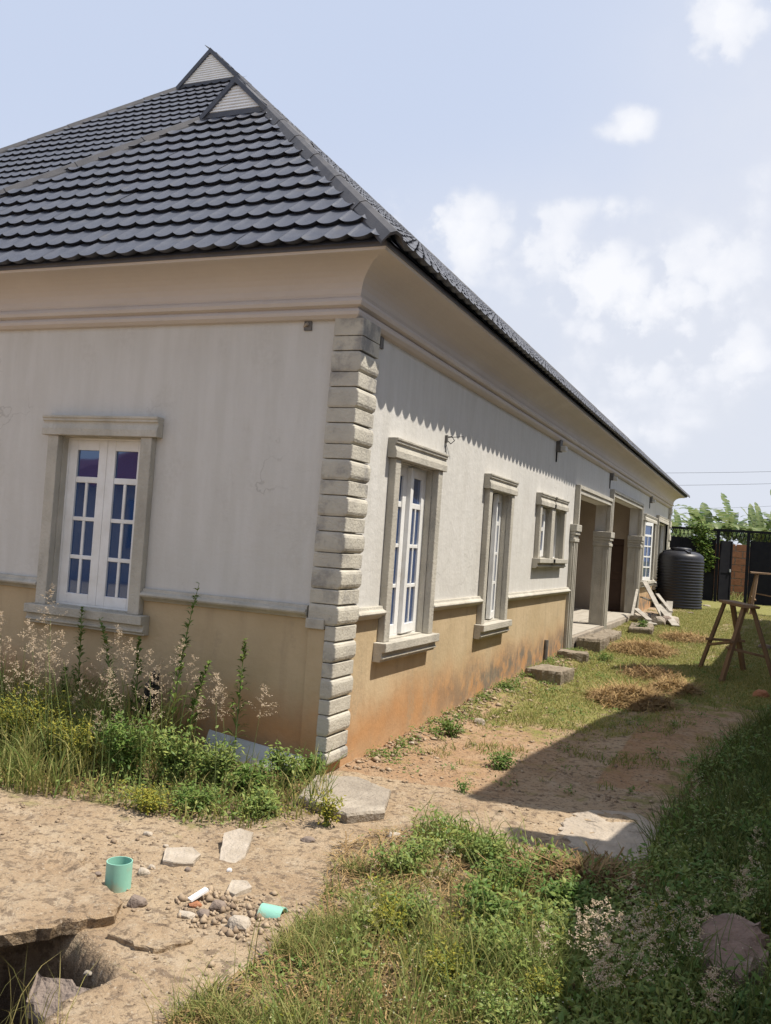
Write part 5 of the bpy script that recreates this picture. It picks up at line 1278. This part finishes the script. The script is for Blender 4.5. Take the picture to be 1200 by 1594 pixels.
BUSH = [((40, 1180), .30, .46, 2400, .026, m_leafY, 'yellow green bushy weed at the left edge below the tall seed heads'), ((110, 1200), .22, .34, 1400, .026, m_leafY, 'yellowing low weed left of the middle of the wall'),
        ((190, 1215), .20, .40, 1300, .036, m_leafA, 'green leafy weed below the window sill'), ((270, 1225), .17, .37, 1100, .036, m_leafB, 'bright green weed below the black bag'),
        ((330, 1232), .17, .30, 1000, .034, m_leafB, 'light green weed at the left end of the metal sheet'), ((385, 1235), .19, .17, 900, .036, m_leafA, 'dense green weed before the metal sheet'),
        ((440, 1225), .13, .24, 800, .034, m_leafB, 'green weed at the right end of the metal sheet'), ((480, 1215), .12, .17, 600, .036, m_leafA, 'dark green weed against the foot of the corner quoin'),
        ((300, 1262), .17, .12, 700, .030, m_leafA, 'low spreading weed at the edge of the bare earth'), ((410, 1268), .18, .12, 800, .030, m_leafB, 'low bright weed in front of the row of weeds'), ((230, 1262), .17, .10, 600, .026, m_leafY, 'low yellow weed at the front of the tall grass'),
        ((505, 1285), .075, .17, 420, .026, m_leafY, 'small yellow brown bush left of the flat slab'), ((775, 1195), .12, .10, 500, .028, m_leafA, 'lone green tuft on the path at the tip of the shade'), ((705, 1150), .11, .11, 420, .030, m_leafA, 'small leafy plant by the stained wall'),
        ((785, 1080), .10, .08, 300, .028, m_leafA, 'small green plant farther along the stained wall'), ((838, 1372), .14, .13, 500, .040, m_leafB, 'broad leaved bright weed at the edge of the foreground grass'), ((760, 1352), .12, .12, 500, .034, m_leafB, 'bright broad leaved clump in the middle of the foreground'),
        ((1000, 985), .16, .22, 350, .05, m_leafA, 'green weed growing out of the scrap heap'), ((940, 1030), .14, .10, 300, .035, m_leafA, 'weed between the step blocks'), ((720, 1235), .05, .08, 120, .022, m_leafA, 'tiny seedling alone on the sandy path')]
for i, (p, r, h, n, s, m__, lb) in enumerate(BUSH):
    a = G(*p); bush(a[0], a[1], r, h, n, s, m__, lb, 300+i)

# leafy weeds in the foreground: one proto of each kind, copied
def copy_tree(o, parent=None):
    c = o.copy(); C.objects.link(c)
    if parent: c.parent = parent; c.matrix_parent_inverse = o.matrix_parent_inverse.copy()
    for ch in list(o.children): copy_tree(ch, c)
    return c
protos = []
for i, (m__, r, h, n, sz_) in enumerate(((m_leafB, .13, .14, 520, .028), (m_leafA, .15, .18, 620, .034), (m_leafY, .12, .14, 520, .022), (m_leafB, .18, .11, 760, .024))):
    a = G((640, 760, 700, 900)[i], (1440, 1450, 1540, 1470)[i])
    kind_ = ('bright green broad leaved weed', 'deep green broad leaved weed', 'yellowing small leaved weed', 'low bright spreading weed')[i]
    bush(a[0], a[1], r, h, n, sz_, m__, kind_+' in the foreground grass', 700+i)
    o = C.objects[-1]
    while o.parent: o = o.parent
    o['group'] = kind_+'s in the foreground'; protos.append(o)
for q in range(26):
    o = protos[q % 4]; P_ = P_fg if q % 3 else P_right
    while True:
        x, y = sample(P_, 40)
        k_ = avoid(x, y); x, y = x[k_], y[k_]
        if len(x): break
    c = copy_tree(o); f_ = random.uniform(.6, 1.15); c.scale = (f_, f_, f_*random.uniform(.8, 1.2)); c.rotation_euler = (0, 0, random.uniform(0, 6.28)); c.location = (x[0], y[0], gzs(x[0], y[0]))
# tall single weeds with narrow leaves
def tall_weed(x, y, h, label, seed, leafy=1.0):
    rg = np.random.default_rng(seed); z0 = gzs(x, y); t = thing('tall_weed', label, 'weed', (x, y, z0), 'tall narrow leaved weeds by the shaded wall')
    lx, ly = rg.normal(0, .13), rg.normal(0, .04)
    pts = [(x+lx*s*s*h*1.5, y+ly*s*s, z0+h*s) for s in np.linspace(0, 1, 7)]
    MB().tube(pts, [.006, .0055, .005, .0045, .004, .003, .0015], 5).build('stem', m_stem, t)
    n = int(85*leafy); s = rg.uniform(.15, 1, n)**.8; a = rg.uniform(0, 6.28, n); el = rg.uniform(.3, 1.1, n); L = (.14*(1-s)+.04)*rg.uniform(.7, 1.2, n)
    P = np.stack([x+lx*s*s*h*1.5, y+ly*s*s, z0+h*s], -1); d = np.stack([np.cos(a)*np.cos(el), np.sin(a)*np.cos(el), np.sin(el)], -1); sd_ = np.stack([-np.sin(a), np.cos(a), 0*a], -1)
    w = (.008+.005*rg.uniform(0, 1, n))[:, None]; Q = P+d*L[:, None]*.5; E = P+d*L[:, None]+np.stack([0*a, 0*a, -.35*L], -1)
    V = np.stack([P, Q-sd_*w, Q+sd_*w, E], 1).reshape(-1, 3); o = (np.arange(n)*4)[:, None]; F = np.concatenate([o+[0, 1, 2], o+[1, 3, 2]])
    np_mesh('leaves', V, F, m_leafA, np.repeat(rg.uniform(0, 1, n), 4), parent=t)
def wallpt(px, py, yy):
    d = raydir(px, py); k = (yy-CAM[1])/d[1]; return CAM+d*k
TWD = [((283, 905), -.28, 'tallest weed rising in front of the belt course, right of the window'), ((190, 970), -.38, 'feathery tall weed in front of the window sill'), ((378, 995), -.16, 'thin tall weed standing alone before the bare lower wall'),
       ((220, 990), -.14, 'dark tall weed close to the wall under the sill corner'), ((132, 945), -.12, 'slender tall weed crossing the window sill'), ((300, 1025), -.24, 'shorter leafy weed right of the tallest weed'), ((100, 1040), -.25, 'half tall weed among the seed heads at left')]
for i, (p, yy, lb) in enumerate(TWD):
    P = wallpt(*p, yy); tall_weed(P[0], yy, P[2]-gzs(P[0], yy), lb, 500+i, 1.3)

# grasses with feathery seed plumes
def plume_mesh(seed, L=.15, n=260, w=.035):
    rg = np.random.default_rng(seed); nb_ = 16; bi = rg.integers(0, nb_, n); bs = (np.arange(nb_)+rg.uniform(0, .8, nb_))/nb_; ba = rg.uniform(0, 6.28, nb_); bl = w*(1.15-bs)*rg.uniform(.6, 1.5, nb_)
    q = rg.uniform(.15, 1, n)**.8; r = bl[bi]*q; a = ba[bi]
    pos = np.stack([r*np.cos(a), r*np.sin(a), bs[bi]*L+r*.55], -1)+rg.normal(0, .0035, (n, 3))
    V, F, t = leaf_cloud(pos, rg.uniform(.005, .012, n), rg.uniform(0, 1, n), aspect=.5, rg=rg)
    me = np_mesh('plume', V, F, m_plume, t); d = me.data; bpy.data.objects.remove(me); return d
PLM = [plume_mesh(900+i, L=.15+.025*i, w=.058+.008*i) for i in range(5)]
def seed_grass(x, y, h, k, label, group, lean=None, sc_=1.0):
    z0 = gzs(x, y); t = thing('seeding_grass', label, 'grass plant', (x, y, z0), group)
    a = random.uniform(0, 6.28); l_ = random.uniform(.05, .22)*h if lean is None else lean
    tip = (x+l_*math.cos(a), y+l_*math.sin(a)*.5, z0+h)
    if x < .05 and tip[1] > -.05: tip = (tip[0], -.06, tip[2])
    MB().tube([(x, y, z0-.01), ((x*.75+tip[0]*.25), (y*.75+tip[1]*.25), z0+h*.5), tip], [.0022, .0018, .0012], 4, False).build('stalk', m_stem, t)
    d = Vector(tip)-Vector((x, y, z0+h*.4)); o = bpy.data.objects.new('plume', PLM[k % 5]); link(o, t)
    o.matrix_basis = Matrix.Translation(Vector(tip)-d.normalized()*.03) @ d.to_track_quat('Z', 'Y').to_matrix().to_4x4() @ Matrix.Scale(sc_, 4)
TIPS = [(12, 985), (35, 1000), (62, 1010), (88, 965), (80, 1030), (108, 1045), (125, 1030), (150, 1050), (165, 1020), (140, 1085), (190, 1060), (215, 1095), (20, 1040), (48, 1060), (165, 1110), (120, 1120), (245, 1050), (262, 1035), (258, 1080), (280, 1075), (345, 1090), (395, 1112), (360, 1120), (70, 1090), (230, 1130), (5, 1015), (28, 1075), (55, 1045), (95, 1000), (100, 1075), (135, 1085), (178, 1085), (182, 1130), (205, 1040), (232, 1070), (150, 1140), (300, 1115)]
for i, p in enumerate(TIPS):
    yy = random.uniform(-1.1, -.62); P = wallpt(*p, yy); h = P[2]-gzs(P[0], yy)
    if h > .1: seed_grass(P[0], yy, h, i, 'pinkish seed plume on a thin stalk in the grass by the shaded wall', 'seeding grasses by the shaded wall', sc_=random.uniform(.8, 1.25))
TIPS2 = [(940, 1490), (985, 1440), (1010, 1470), (1035, 1430), (970, 1520), (1060, 1480), (905, 1530), (1120, 1410), (1135, 1390), (1165, 1320), (1085, 1240), (1040, 1520), (1000, 1540), (1150, 1570), (820, 1480), (660, 1400), (705, 1370), (560, 1430), (925, 1450), (955, 1465), (1000, 1500), (1020, 1455), (975, 1480), (940, 1540), (1045, 1550), (885, 1470)]
for i, p in enumerate(TIPS2):
    hh_ = random.uniform(.24, .40) if p[0] > 850 else random.uniform(.16, .24); d = raydir(*p); k = (hh_-CAM[2])/d[2]; P = CAM+d*k
    seed_grass(P[0], P[1], hh_-gzs(P[0], P[1])+.0, i+2, 'tan seed plume standing in the foreground weeds', 'seeding grasses in the foreground', sc_=random.uniform(.6, 1.0))
# thin bare stalks in front of the bare earth
bt = Batch()
x, y = sample(poly((210, 1650), (300, 1560), (420, 1500), (560, 1460), (700, 1420), (760, 1500), (700, 1660)), 420)
bt.add(*blades(x, y, U(.16, .34, len(x)), U(.0025, .004, len(x)), U(.2, .8, len(x)), U(.2, 1, len(x))))
x, y = sample(poly((-60, 1650), (0, 1560), (60, 1570), (150, 1650)), 60); bt.add(*blades(x, y, U(.2, .34, len(x)), U(.0025, .004, len(x)), U(.2, .7, len(x)), U(.5, 1, len(x)), z=np.full(len(x), -.05)))
tag(bt.build('thin_stalks', m_grassA), 'thin bare grass stalks rising in front of the sandy earth', 'grass', kind='stuff')
